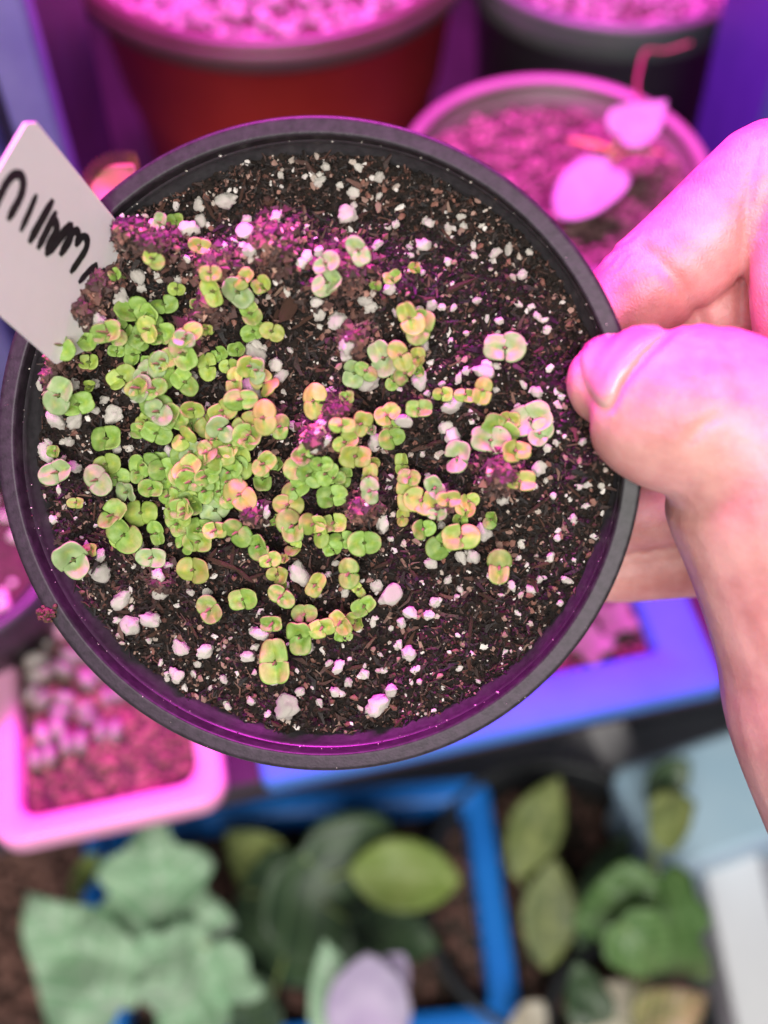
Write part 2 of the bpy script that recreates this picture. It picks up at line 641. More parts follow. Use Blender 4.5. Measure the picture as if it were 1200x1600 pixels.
# ---- bark chips, picked out one by one (photo position, length, angle)
BARK = [(705, 452, 90, 20, 9), (655, 470, 50, 10, 6), (455, 475, 60, 60, 26), (480, 500, 55, 30, 7), (430, 500, 44, 70, 9), (298, 520, 62, -50, 22), (300, 535, 40, -55, 12),
        (740, 640, 46, -30, 6), (690, 690, 36, 10, 7), (840, 790, 50, 40, 6), (855, 830, 50, -60, 4), (735, 985, 52, 85, 6), (850, 880, 34, 20, 6), (168, 598, 44, -40, 6),
        (560, 620, 40, -40, 6), (600, 610, 30, 80, 4), (350, 880, 50, -20, 8), (380, 895, 46, -40, 8), (330, 870, 40, 50, 8), (365, 870, 36, 80, 7), (400, 900, 34, 20, 6),
        (250, 330, 30, 60, 7), (330, 330, 36, -60, 6), (420, 320, 30, 30, 9), (380, 300, 40, 75, 5), (610, 320, 30, 10, 5), (560, 340, 36, 30, 6), (700, 370, 28, -50, 5),
        (880, 560, 26, 60, 5), (900, 770, 40, -40, 5), (640, 1000, 40, 60, 6), (560, 1040, 36, 15, 7), (520, 1050, 30, -30, 6), (700, 1030, 34, 40, 5), (760, 930, 30, -20, 6),
        (240, 990, 30, 30, 6), (300, 980, 34, -60, 5), (150, 800, 34, 80, 4), (110, 830, 26, 20, 6), (650, 900, 30, -50, 7), (600, 880, 34, 25, 6), (780, 830, 40, 15, 4)]
BM = []
for s in range(5):
    b = lump(ICO2, .45, s + 40, 1.6, (1, .3, .22))
    BM.append(mesh('bark_chip', [v * .5 for v in b[0]], b[1], 'bark', False))
for i, (px, py, l, a, wd) in enumerate(BARK):
    p = PL(px, py, SZ)
    p = PL(px, py, soil_h(p.x, p.y))
    o = link('bark_chip', BM[i % 5], soil)
    z = soil_h(p.x, p.y, False)
    m = SOI @ Matrix.Translation((p.x, p.y, z + .0005)) @ Matrix.Rotation(R(a), 4, 'Z') @ Matrix.Rotation(random.gauss(0, .12), 4, 'Y')
    s = l * 1.05e-4
    o.matrix_basis = m @ Matrix.Diagonal((s, wd * 3.2e-4, wd * 2.6e-4, 1))

# ---- perlite: traced grains first, then scattered ones; the crumbs are one mass
PER = [(355, 315, 24), (313, 322, 17), (316, 345, 18), (297, 360, 28), (388, 366, 26), (388, 345, 16), (292, 287, 16), (545, 337, 24), (434, 341, 16), (500, 285, 14), (553, 302, 15),
       (440, 275, 10), (593, 278, 13), (560, 262, 11), (510, 262, 11), (593, 306, 10), (664, 384, 22), (775, 395, 16), (795, 390, 13), (815, 430, 13), (528, 505, 26), (495, 472, 15),
       (402, 552, 26), (400, 538, 22), (500, 492, 15), (545, 540, 22), (542, 555, 18), (656, 597, 26), (577, 598, 28), (706, 635, 26), (696, 668, 20), (707, 682, 24), (630, 656, 21),
       (587, 690, 20), (319, 656, 19), (182, 648, 26), (93, 655, 26), (120, 655, 24), (172, 463, 24), (145, 497, 22), (174, 497, 14), (254, 436, 17), (277, 437, 13), (215, 432, 22),
       (222, 450, 16), (74, 705, 24), (77, 690, 11), (120, 730, 20), (85, 810, 14), (160, 893, 28), (155, 868, 17), (193, 935, 28), (207, 975, 28), (186, 968, 13), (238, 967, 25),
       (286, 1012, 22), (322, 1016, 22), (278, 1054, 20), (262, 1052, 11), (468, 893, 30), (610, 927, 30), (588, 914, 17), (641, 1020, 22), (452, 1101, 32), (591, 1099, 32),
       (528, 1080, 17), (612, 1077, 18), (600, 818, 20), (755, 830, 22), (720, 868, 17), (739, 868, 21), (672, 880, 18), (841, 732, 22), (786, 780, 18), (755, 580, 22), (896, 580, 13),
       (837, 612, 14), (809, 636, 10), (500, 665, 16), (507, 690, 15), (495, 700, 14), (457, 665, 13), (397, 793, 17), (407, 805, 16), (415, 818, 12), (388, 820, 14), (480, 690, 12),
       (350, 388, 14), (370, 380, 12), (395, 395, 17), (480, 400, 17), (470, 410, 16), (500, 395, 14), (590, 385, 15), (610, 452, 15), (572, 470, 17), (580, 480, 15), (675, 475, 18),
       (690, 480, 12), (640, 495, 10), (665, 540, 15), (250, 410, 12), (270, 395, 12), (188, 355, 15), (178, 330, 12), (240, 350, 14), (165, 415, 18), (160, 400, 13), (150, 600, 15),
       (165, 625, 13), (150, 640, 15), (184, 600, 14), (200, 610, 12), (260, 648, 12), (112, 690, 14), (106, 600, 16), (70, 600, 15), (60, 590, 16), (60, 622, 20), (260, 600, 16),
       (395, 605, 24), (405, 620, 16), (432, 570, 16), (440, 590, 22), (412, 545, 12), (100, 690, 12), (185, 700, 16), (214, 720, 17), (205, 700, 12), (268, 707, 17), (237, 800, 14),
       (268, 820, 11), (250, 900, 18), (252, 925, 20), (262, 885, 15), (300, 925, 13), (325, 925, 13), (215, 845, 12), (222, 850, 11), (640, 955, 18), (540, 925, 14), (525, 880, 10),
       (448, 912, 12), (410, 988, 26), (400, 1010, 13), (390, 1025, 17), (395, 985, 10), (475, 1010, 22), (530, 1040, 18), (515, 1035, 12), (570, 1052, 15), (545, 1065, 13), (600, 1046, 12),
       (500, 1095, 12), (470, 1080, 14), (430, 1065, 12), (395, 1095, 13), (350, 1060, 12), (330, 1075, 11), (305, 1050, 12), (262, 1060, 10), (240, 1050, 10), (355, 1100, 13), (625, 1005, 12),
       (680, 940, 14), (670, 960, 16), (628, 972, 13), (585, 965, 10), (700, 905, 12), (720, 920, 10), (765, 900, 10), (830, 920, 16), (800, 915, 13), (815, 850, 11), (835, 760, 10),
       (870, 840, 10), (860, 870, 13), (885, 905, 13), (855, 700, 10), (870, 690, 10), (910, 690, 10), (905, 760, 10), (915, 790, 10), (895, 810, 12), (815, 540, 12), (760, 570, 14),
       (718, 590, 12), (730, 580, 11), (690, 600, 10), (668, 615, 10), (840, 495, 12), (850, 500, 10), (855, 515, 11), (810, 475, 10), (830, 480, 10), (710, 480, 10), (745, 470, 10),
       (720, 340, 10), (725, 355, 11), (700, 355, 12), (665, 345, 10), (672, 350, 12), (605, 355, 10), (620, 350, 9), (640, 400, 10), (655, 420, 9), (700, 410, 9), (740, 400, 9), (845, 385, 9)]
PMESH = []
for s in range(14):
    b = chunk(ICO3, .42, s + 3, (1.05, .95 + .08 * (s % 3), .80), s % 4)
    PMESH.append(mesh('perlite_grain', [v * .5 for v in b[0]], b[1], 'perlite'))
grains = list(PER)
tries = 0
while len(grains) < 300:
    x, y = in_pot(.0452)
    pw = PM @ Vector((x, y, SZ))
    rel = pw - CAM
    d = rel.dot(FWD)
    px, py = 600 + rel.dot(RT) / d * FP, 800 - rel.dot(UP) / d * FP
    grains.append((px, py, random.uniform(7, 11)))
for i, (px, py, s) in enumerate(grains):
    p = PL(px, py, SZ + .0005)
    p = PL(px, py, soil_h(p.x, p.y, False))
    if math.hypot(p.x, p.y) > .0458: continue
    o = link('perlite', PMESH[(i * 5) % 14], soil)
    k = s * 1.10e-4
    o.matrix_basis = (SOI @ Matrix.Translation((p.x, p.y, soil_h(p.x, p.y, False) + k * .30 + .0001)) @ Matrix.Rotation(random.uniform(0, 6.28), 4, 'Z')
                      @ Matrix.Rotation(random.gauss(0, .4), 4, 'X') @ Matrix.Diagonal((k * random.uniform(1.0, 1.3), k * random.uniform(.8, 1.05), k, 1)))
V, F, C = [], [], []
for i in range(3600):
    x, y = in_pot(.0459)
    s = random.uniform(.00009, .00024) if random.random() < .76 else random.uniform(.00024, .00060)
    m = Matrix.Translation((x, y, soil_h(x, y) + s * .5)) @ Matrix.Rotation(random.uniform(0, 6.28), 4, 'Z') @ Matrix.Diagonal((s * random.uniform(1, 1.7), s, s * .8, 1))
    b = chunk(ICO1, .6, random.uniform(0, 900), cuts=2)
    o = len(V)
    V += xform(b[0], m)
    F += [tuple(k + o for k in q) for q in b[1]]
    c = random.choices([(.66, .60, .55), (.46, .38, .32), (.32, .19, .15), (.20, .085, .06)], [.26, .26, .26, .22])[0]
    k = random.uniform(.75, 1.1)
    C += [(c[0] * k, c[1] * k, c[2] * k, 1)] * len(b[0])
o = link('perlite_crumbs', attr_mesh('perlite_crumbs', V, F, C, 'chips'), soil, SOI)
o['kind'] = 'stuff'
# dark granular peat
V, F, C = [], [], []
OCT = [Vector(v) for v in ((1, 0, 0), (-1, 0, 0), (0, 1, 0), (0, -1, 0), (0, 0, 1), (0, 0, -1))]
OF = [(0, 2, 4), (2, 1, 4), (1, 3, 4), (3, 0, 4), (2, 0, 5), (1, 2, 5), (3, 1, 5), (0, 3, 5)]
for i in range(11000):
    x, y = in_pot(.0460)
    s = random.uniform(.00018, .00055)
    m = Matrix.Translation((x, y, soil_h(x, y) + s * .25)) @ Matrix.Rotation(random.uniform(0, 6.28), 4, 'Z') @ Matrix.Rotation(random.uniform(0, 3), 4, 'X')
    o = len(V)
    V += [m @ (v * (s * random.uniform(.6, 1.5))) for v in OCT]
    F += [tuple(k + o for k in q) for q in OF]
    c = random.choices(PALE[:5], [.4, .3, .18, .08, .04])[0]
    C += [(*c, 1)] * 6
o = link('peat_granules', attr_mesh('peat_granules', V, F, C, 'chips'), soil, SOI)
o['kind'] = 'stuff'

# dust and crumbs clinging to the rim and inner wall
parts, parts2 = [], []
for i in range(700):
    a = random.uniform(0, 6.28)
    if random.random() < .62:
        r = random.uniform(.0474, .0496)
        z = -.0001
    else:
        z = random.uniform(-.0060, -.002)
        r = .0470
    s = random.choice((.00003, .00004, .00005, .00006, .00008, .00013)) * random.uniform(.8, 1.2)
    b = lump(ICO1, .5, random.uniform(0, 90))
    m = Matrix.Translation((r * math.cos(a), r * math.sin(a), z)) @ Matrix.Diagonal((s * random.uniform(1, 2), s, s * .8, 1))
    (parts if random.random() < .7 else parts2).append((xform(b[0], m), b[1]))
V, F = merge(parts)
o = link('pale_dust', mesh('pale_dust', V, F, 'perlite'), pot_rim); o['kind'] = 'stuff'
V, F = merge(parts2)
o = link('soil_dust', mesh('soil_dust', V, F, 'bark'), pot_rim); o['kind'] = 'stuff'
# crumb of soil stuck on the rim
p = PL(72, 962, .0006)
parts = []
for i in range(46):
    q = Vector((random.gauss(0, .0008), random.gauss(0, .0006), abs(random.gauss(0, .0006))))
    b = lump(ICO1, .5, random.uniform(0, 90))
    s = random.uniform(.0002, .0006)
    parts.append((xform(b[0], Matrix.Translation(q) @ Matrix.Scale(s, 4)), b[1]))
V, F = merge(parts)
o = link('soil_crumb', mesh('soil_crumb', V, F, 'bark', False), None, PM @ Matrix.Translation((p.x, p.y, -.0001)))
tag(o, 'reddish brown crumb of soil stuck on the rim of the black pot', 'soil crumb')

# ================================================================== SEEDLINGS (photo x, y, axis angle, pair length, look)
SEED = """
207 486 20 47 g;232 497 40 42 g;256 476 10 38 g;253 522 10 42 g;167 520 10 44 g;194 516 -45 36 g;133 528 -60 42 g;96 539 -50 44 g;183 549 0 24 g;209 554 90 31 g;140 566 0 30 y;225 532 60 32 g;
269 532 -30 34 g;287 553 -60 52 g;255 576 100 54 g;230 570 90 26 g;290 597 -50 44 g;141 604 90 20 y;92 618 60 56 p;122 632 15 44 g;221 607 70 38 p;244 635 5 50 g;265 651 70 40 g;294 639 20 26 g;
166 685 5 46 g;89 738 20 50 p;167 725 10 40 y;152 750 -45 50 p;183 746 0 36 g;199 769 0 38 p;87 705 0 22 g;119 786 0 26 y;175 805 60 50 g;221 801 10 48 y;194 836 -45 56 g;116 875 -60 62 p;237 871 0 44 p;
142 859 0 28 o;217 738 60 32 g;250 727 90 36 g;237 763 0 34 g;246 677 -20 46 g;223 673 0 34 g;260 748 50 34 g;267 794 90 34 y;285 744 0 38 g;325 573 90 38 y;367 595 85 36 y;392 573 0 38 y;358 572 0 28 y;
414 600 -40 48 o;302 640 0 34 y;348 642 20 42 y;377 625 0 46 g;385 663 35 42 o;412 653 90 48 o;438 667 90 34 g;288 685 45 38 y;293 713 0 46 g;365 685 10 48 g;377 723 90 46 y;352 723 0 40 g;327 725 -20 38 g;
300 662 0 30 g;412 725 55 38 y;410 747 90 36 g;435 725 0 26 g;287 742 20 42 g;323 705 90 30 p;357 702 30 28 g;322 745 20 34 g;357 752 0 42 g;343 767 -60 34 g;375 773 -40 52 o;322 767 90 36 g;337 797 45 48 p;
288 802 90 36 y;270 763 -30 36 g;292 777 0 32 y;285 823 90 30 g;312 825 0 38 g;337 828 10 36 y;310 846 0 42 y;370 832 -50 48 g;302 890 0 50 o;405 853 80 38 g;422 875 20 32 y;445 873 0 20 o;433 898 0 30 o;
490 627 90 48 y;542 621 0 22 g;554 583 80 38 p;572 580 -30 34 g;616 596 45 26 g;605 649 40 38 y;612 666 30 26 g;612 684 20 40 g;534 665 0 36 y;565 663 80 34 o;581 672 0 20 p;539 691 30 38 y;556 713 0 46 o;
579 722 0 26 o;578 744 90 36 o;578 767 90 36 p;629 726 90 30 y;470 731 0 50 g;484 742 -40 40 g;475 711 60 34 g;502 726 0 32 g;510 740 60 36 g;523 746 0 32 g;540 746 90 28 g;460 764 30 40 g;519 775 10 42 g;
450 789 0 44 o;457 822 -65 50 g;431 811 0 28 g;490 819 0 38 y;521 817 10 36 y;501 834 90 38 y;535 844 0 36 g;519 857 30 26 g;570 848 10 46 g;460 855 60 28 y;629 808 90 26 o;545 896 95 42 g;560 921 -50 24 y;
493 914 60 36 o;569 947 40 38 g;438 917 60 24 y;440 931 -30 42 g;327 952 120 44 g;380 936 10 44 g;426 974 10 34 g;476 960 0 36 g;470 994 95 54 g;430 1035 95 64 g;504 980 15 40 y;532 972 -50 38 o;537 992 0 26 g;
557 969 -30 30 y;560 392 -60 44 p;509 412 30 38 p;511 442 25 44 p;613 435 20 26 g;649 419 0 20 y;587 446 0 16 g;640 498 -60 48 y;657 512 60 48 g;599 560 -60 50 p;626 556 -65 44 o;653 559 90 30 o;634 584 40 34 g;
654 578 -40 20 g;654 639 0 36 g;829 656 15 62 p;843 677 70 40 p;796 656 0 30 o;782 671 -20 54 g;767 688 0 56 p;806 704 0 42 o;714 716 85 46 p;812 752 0 40 o;640 746 0 32 g;637 772 90 48 o;658 782 -20 46 o;
680 762 -55 40 p;700 781 0 34 o;719 783 0 24 o;733 783 30 30 y;728 797 0 28 o;682 804 0 26 p;662 826 10 34 g;719 812 0 22 g;721 838 0 52 y;691 851 35 50 g;768 812 60 28 g;780 886 95 50 g;789 544 0 58 p;
691 616 0 28 y;727 617 0 30 y;754 610 80 36 o;312 385 -20 32 o;329 427 0 32 o;333 456 -75 42 y;277 452 0 26 y;372 457 -40 44 p;381 436 40 34 o;410 446 30 30 y;392 490 -60 40 g;396 518 20 36 g;425 518 -20 32 o;
371 546 0 26 g;308 476 0 20 g;324 515 0 22 y;342 552 30 30 g;275 347 0 26 g;240 405 -40 32 y;250 349 70 28 p;180 429 30 22 g
"""
LONE = {(789, 544): 'wide lone basil seedling lying level on bare soil across from the thumb tip',
        (780, 886): 'solitary basil seedling, green half over pale half, on bare soil below the small bunches',
        (430, 1035): 'largest oval basil seedling, green and pale halves, on open soil near the lower rim',
        (327, 952): 'round green basil seedling alone on dark soil below the fibrous bark patch',
        (380, 936): 'round yellow-green basil seedling beside the lone one below the fibrous bark patch',
        (426, 974): 'small basil seedling leaning over a white perlite lump',
        (116, 875): 'big pale basil seedling by the inner wall of the pot, wavy leaf edges',
        (302, 890): 'amber tinted basil seedling with square leaves above the fibrous bark patch',
        (89, 738): 'long pale basil seedling lying by the inner wall with no neighbours touching',
        (166, 685): 'green basil seedling standing alone between the perlite lumps and the thick clump',
        (654, 639): 'small flat green basil seedling alone beside a round perlite lump',
        (714, 716): 'upright basil seedling with pink lower leaf beside the magenta-lit clod',
        (812, 752): 'amber basil seedling below the magenta-lit clod in the bunch near the thumb',
        (545, 896): 'narrow upright basil seedling standing over a grey perlite lump',
        (493, 914): 'amber cupped basil seedling next to the large pink-white perlite lump',
        (560, 392): 'olive and lilac basil seedling on the magenta-lit soil ridge',
        (570, 848): 'wide bright green basil seedling at the end of the lower green row',
        (194, 836): 'large green basil seedling holding a perlite grain between its leaves',
        (119, 786): 'tiny newly opened basil sprout on bare dark soil near the inner wall',
        (141, 604): 'tiny folded basil sprout beside white perlite and a bark splinter'}


def region(x, y):
    if x < 300 and y < 590 and y > 455: return ('green basil seedling crowded in the band next to the white tag', 'seedlings next to the tag')
    if y < 480 or (x < 430 and y < 530): return ('basil seedling poking up among the magenta-lit soil clods', 'seedlings among the lit clods')
    if x > 740 and y < 770 and y > 640: return ('pinkish basil seedling in the overlapping bunch nearest the thumb', 'bunch nearest the thumb')
    if x > 618 and y > 715: return ('basil seedling in the tight bunch between thick clump and thumb-side bunch', 'tight middle bunch')
    if y > 930: return ('basil seedling in the short row near the lower rim', 'row near the lower rim')
    if x > 535 and y < 600: return ('basil seedling in the little group below the long red bark splinter', 'group below the bark splinter')
    if x > 590: return ('basil seedling scattered on the soil between the bunches', 'seedlings scattered between bunches')
    if x < 215: return ('basil seedling in the loose cluster between thick clump and inner pot wall', 'loose cluster by the inner wall')
    if x > 425 and y > 775: return ('basil seedling in the loose green rows edging the thick clump', 'rows edging the thick clump')
    if x > 445: return ('basil seedling in the bunch around the small magenta-lit clod', 'bunch around the small lit clod')
    return ('basil seedling packed in the thickest green clump', 'thickest green clump')


def leaf_attr(me, rings, n):
    a = me.attributes.new('edge', 'FLOAT', 'POINT')
    one = [0.0] + [r / rings for r in range(1, rings + 1) for _ in range(n)]
    a.data.foreach_set('value', np.array(one + one, np.float32))


def leaf_shade(m):
    """paler margin and a yellower heart, as the blades themselves have"""
    nt = m.node_tree
    b = nt.nodes['Principled BSDF']
    src = b.inputs['Base Color'].links[0].from_socket
    at = nt.nodes.new('ShaderNodeAttribute'); at.attribute_name = 'edge'
    r = nt.nodes.new('ShaderNodeValToRGB')
    r.color_ramp.elements[0].position = 0; r.color_ramp.elements[0].color = (1.18, 1.06, .75, 1)
    e = r.color_ramp.elements.new(.55); e.color = (.92, .95, .95, 1)
    e = r.color_ramp.elements.new(.88); e.color = (.95, .98, 1, 1)
    r.color_ramp.elements[-1].position = 1; r.color_ramp.elements[-1].color = (1.02, 1.02, 1.05, 1)
    mx = nt.nodes.new('ShaderNodeMix'); mx.data_type = 'RGBA'; mx.blend_type = 'MULTIPLY'; mx.inputs[0].default_value = 1
    nt.links.new(at.outputs['Fac'], r.inputs['Fac'])
    nt.links.new(src, mx.inputs[6]); nt.links.new(r.outputs['Color'], mx.inputs[7])
    nt.links.new(mx.outputs[2], b.inputs['Base Color'])
    for nd in nt.nodes:
        if nd.type == 'BSDF_TRANSLUCENT':
            nt.links.new(mx.outputs[2], nd.inputs['Color'])


CM = {}
for k in 'gypo':
    leaf_shade(M['leaf_' + k])
    L_ = []
    for s in range(6):
        ol = COT if s % 2 == 0 else COT2
        v, f = leaf(ol, 1, 1, cup=[.08, .0, .16, .05, -.12, .12][s], droop=[.0, .18, .1, .30, .2, .0][s], wave=[.06, .09, .06, .12, .07, .10][s], thick=.030, rings=7, seed=s + 1, centre=.22,
                    fold=[0, .12, -.1, .15, .0, .2][s])
        L_.append(mesh('cotyledon', v, f, 'leaf_' + k))
        leaf_attr(L_[-1], 7, len(ol))
    CM[k] = L_
v, f = tube([(0, 0, -1, .55), (.15, 0, -.5, .5), (0, 0, -.12, .5), (0, 0, 0, .55)], 7)
STEM = mesh('stem', v, f, 'stem')
b = lump(ICO1, .2, 5, 1, (1, .7, .6))
M['bud'] = mat('bud_olive', (.10, .12, .03), rough=.6)
BUD = mesh('bud', b[0], b[1], 'bud')
# more seedlings filling the thick clump and the band by the tag
_extra = random.Random(5)
for _k in range(44):
    if _k < 34:
        _x, _y = _extra.gauss(312, 55), _extra.gauss(715, 62)
    else:
        _x, _y = _extra.uniform(150, 300), _extra.uniform(490, 590)
    SEED += ';%d %d %d %d %s' % (_x, _y, _extra.uniform(0, 180), _extra.uniform(32, 46), _extra.choice('gggyyp'))
for ent in SEED.replace('\n', '').split(';'):
    px, py, an, L, look = ent.split()
    px, py, an, L = float(px), float(py), float(an), float(L)
    g0 = PL(px, py, SZ + .003)
    base = soil_h(g0.x, g0.y, False)
    hgt = random.uniform(.0022, .0060) * (1.0 if L > 30 else .6)
    if look == 'g' and L < 32: hgt *= .6
    p = PL(px, py, base + hgt)
    if math.hypot(p.x, p.y) > .0445:
        p = p * (.0445 / math.hypot(p.x, p.y)); p.z = base + hgt
    gz = soil_h(p.x, p.y, False)
    lean = Vector((random.gauss(0, .12), random.gauss(.08, .12), 1)).normalized()
    m = PM @ frame((p.x, p.y, gz - .0006), (0, 0, 1))
    root = empty('basil_seedling', m)
    lab, grp = (LONE[(int(px), int(py))], None) if (int(px), int(py)) in LONE else region(px, py)
    if grp:
        lk = {'g': 'green', 'y': 'yellow-green', 'p': 'pale', 'o': 'amber'}[look]
        sz = 'large' if L >= 46 else ('tiny' if L < 30 else 'small')
        lab = sz + ' ' + lk + ' ' + lab.replace('green basil', 'basil').replace('pinkish ', '')
        grp = sz + ' ' + lk + ' ' + grp
    tag(root, lab, 'seedling', grp or 'lone basil seedlings')
    H = (p.z - gz) + .0006
    k = L * 1e-4 * (.165 - p.z) / .165 * 1.14
    st = link('stem', STEM, root)
    st.matrix_basis = Matrix.Translation((0, 0, H - .00035)) @ Matrix.Rotation(random.uniform(0, 6.28), 4, 'Z') @ Matrix.Diagonal((.0005, .0005, H, 1))
    B = frame((0, 0, H), lean) @ Matrix.Rotation(R(an), 4, 'Z')
    big = L > 30
    t0 = random.gauss(6, 9)
    if random.random() < .5: an += 180; B = B @ Matrix.Rotation(math.pi, 4, 'Z')
    for side in (0, 1):
        up = (t0 * .4 + random.gauss(2, 7) if (side == 0 or random.random() < .74) else random.uniform(22, 50)) if big else random.uniform(4, 48)
        if L < 24: up = random.uniform(35, 65)
        c = link('cotyledon', random.choice(CM[look]), root)
        kk = k * random.uniform(.95, 1.08) * (1 if up < 30 else 1.12)
        c.matrix_basis = (B @ Matrix.Rotation(math.pi * side + random.gauss(0, .10), 4, 'Z') @ Matrix.Translation((.0001, 0, 0)) @ Matrix.Rotation(-R(up), 4, 'Y')
                          @ Matrix.Rotation(random.gauss(0, .14), 4, 'X') @ Matrix.Diagonal((kk, kk * random.uniform(.62, .80), kk, 1)))
    if L > 34:
        bd = link('bud', BUD, root)
        bd.matrix_basis = B @ Matrix.Translation((0, 0, .0002)) @ Matrix.Scale(k * .026, 4)

# ================================================================== PLANT TAG
A3, B3 = PM @ PL(190, 358, SZ + .003), PM @ PL(86, 566, SZ + .001)
C3 = P(45, 180, (A3 - CAM).dot(FWD) - .024)
A3 = P(190, 358, (A3 - CAM).dot(FWD))
u = C3 - A3
_r = ray(80, 563)
_t = (A3 - CAM).dot(u) / _r.dot(u)          # the tag is a true rectangle: its foot edge is square to its long edge
B3 = CAM + _r * _t
print('tag depths', (A3 - CAM).dot(FWD), _t)
wv = B3 - A3
wd = wv.length
wn = wv.normalized()
ul = u.length
un = u.normalized()
tn = wn.cross(un).normalized()
if tn.dot(CAM - A3) < 0: tn = -tn
TM = Matrix.Identity(4)
for i in range(3):
    TM[i][0], TM[i][1], TM[i][2], TM[i][3] = wn[i], un[i], tn[i], A3[i]
tg = empty('plant_tag', TM @ Matrix.Translation((wd / 2, 0, 0)))
tag(tg, 'white plastic plant tag with black handwriting stuck in the soil', 'plant tag')
TG = TM @ Matrix.Translation((wd / 2, 0, 0))
th = .0006
hw = wd / 2


def tagoutline(z, ins=0):
    q = hw - ins
    pts = []
    y1 = ul - ins
    r = .0012
    for cx, cy, a0 in ((q - r, y1 - r, 0), (-q + r, y1 - r, 90)):
        for k in range(6):
            a = R(a0 + 18 * k)
            pts.append((cx + r * math.cos(a), cy + r * math.sin(a), z))
    pts += [(-q, -.012, z), (-q * .15, -.022, z), (q * .15, -.022, z), (q, -.012, z)]
    return pts


# slight sideways curl of the strip
def curl(v):
    x, y, z = v
    return (x, y, z + .9 * x * x)


def subdiv_tag():
    n = 26
    V, F = [], []
    for sgn in (1, -1):
        for j in range(n + 1):
            t = j / n
            for i in range(9):
                f = -1 + 2 * i / 8
                y0 = -.008 - .004 * (1 + f) if f < 0 else -.012 + .011 * f
                y = y0 + (ul - y0) * t
                half = hw
                if y > ul - .0012:
                    half = hw - .0012 + math.sqrt(max(0, .0012 ** 2 - (y - (ul - .0012)) ** 2))
                V.append(curl((f * half, y, sgn * th / 2)))
    N = (n + 1) * 9
    for j in range(n):
        for i in range(8):
            a = j * 9 + i
            F.append((a, a + 1, a + 10, a + 9))
            F.append((N + a, N + a + 9, N + a + 10, N + a + 1))
    for j in range(n):
        a, b = j * 9, (j + 1) * 9
        F.append((a, b, N + b, N + a))
        a, b = a + 8, b + 8
        F.append((a, N + a, N + b, b))
    for i in range(8):
        F.append((i, N + i, N + i + 1, i + 1))
        a = n * 9 + i
        F.append((a, a + 1, N + a + 1, N + a))
    return V, F


V, F = subdiv_tag()
link('strip', mesh('strip', V, F, 'tag', False), tg)
STROKES = [([(-14, 335), (0, 306), (10, 286), (22, 273), (33, 275), (36, 290), (31, 309), (22, 326), (14, 341)], 10),
           ([(56, 306), (46, 330), (33, 359)], 8), ([(81, 315), (64, 345), (47, 376)], 11),
           ([(86, 333), (72, 362), (60, 386)], 10), ([(84, 340), (88, 358), (78, 378), (73, 396)], 10), ([(73, 396), (90, 376), (108, 351)], 11), ([(110, 351), (108, 374), (95, 396)], 11),
           ([(95, 396), (106, 374), (118, 360), (122, 368), (119, 382)], 9), ([(119, 382), (128, 370), (135, 373), (134, 388), (122, 408), (111, 424)], 9),
           ([(149, 413), (136, 426), (124, 440)], 8), ([(149, 413), (147, 430), (142, 448)], 9), ([(142, 448), (152, 436), (162, 422)], 9), ([(162, 422), (158, 440), (148, 460)], 10),
           ([(148, 460), (160, 446), (172, 432), (170, 445), (152, 476)], 10)]
TGI = TG.inverted()


def on_tag(px, py):
    o = TGI @ CAM
    d = TGI.to_3x3() @ ray(px, py)
    t = (th / 2 - o.z) / d.z
    q = o + d * t
    zz = .9 * q.x * q.x
    t = (th / 2 + zz - o.z) / d.z
    q = o + d * t
    return q.x, q.y


for si, (pts, wpx) in enumerate(STROKES):
    dense = catmull([on_tag(*p) for p in pts], 6)
    wdt = wpx * .5 * 1.35e-4
    V, F = [], []
    n = len(dense)
    lift = th / 2 + 2.5e-5 + si * 6e-6
    for i, c in enumerate(dense):
        a, b = dense[max(i - 1, 0)], dense[min(i + 1, n - 1)]
        t = (b - a) / (np.linalg.norm(b - a) + 1e-12)
        nn = np.array((-t[1], t[0]))
        e = min(i, n - 1 - i)
        kk = [.55, .85, 1][min(e, 2)] * (1 + .12 * noise.noise(Vector((i * .5, si * 3.3, 0))))
        if e == 0:
            c = c + t * wdt * (.5 if i else -.5)
        for s in (-1, 1):
            q = c + nn * (wdt * kk * s)
            V.append(curl((q[0], q[1], lift)))
    for i in range(n - 1):
        F.append((2 * i, 2 * i + 1, 2 * i + 3, 2 * i + 2))
    link('pen_stroke', mesh('pen_stroke', V, F, 'ink', False), tg)

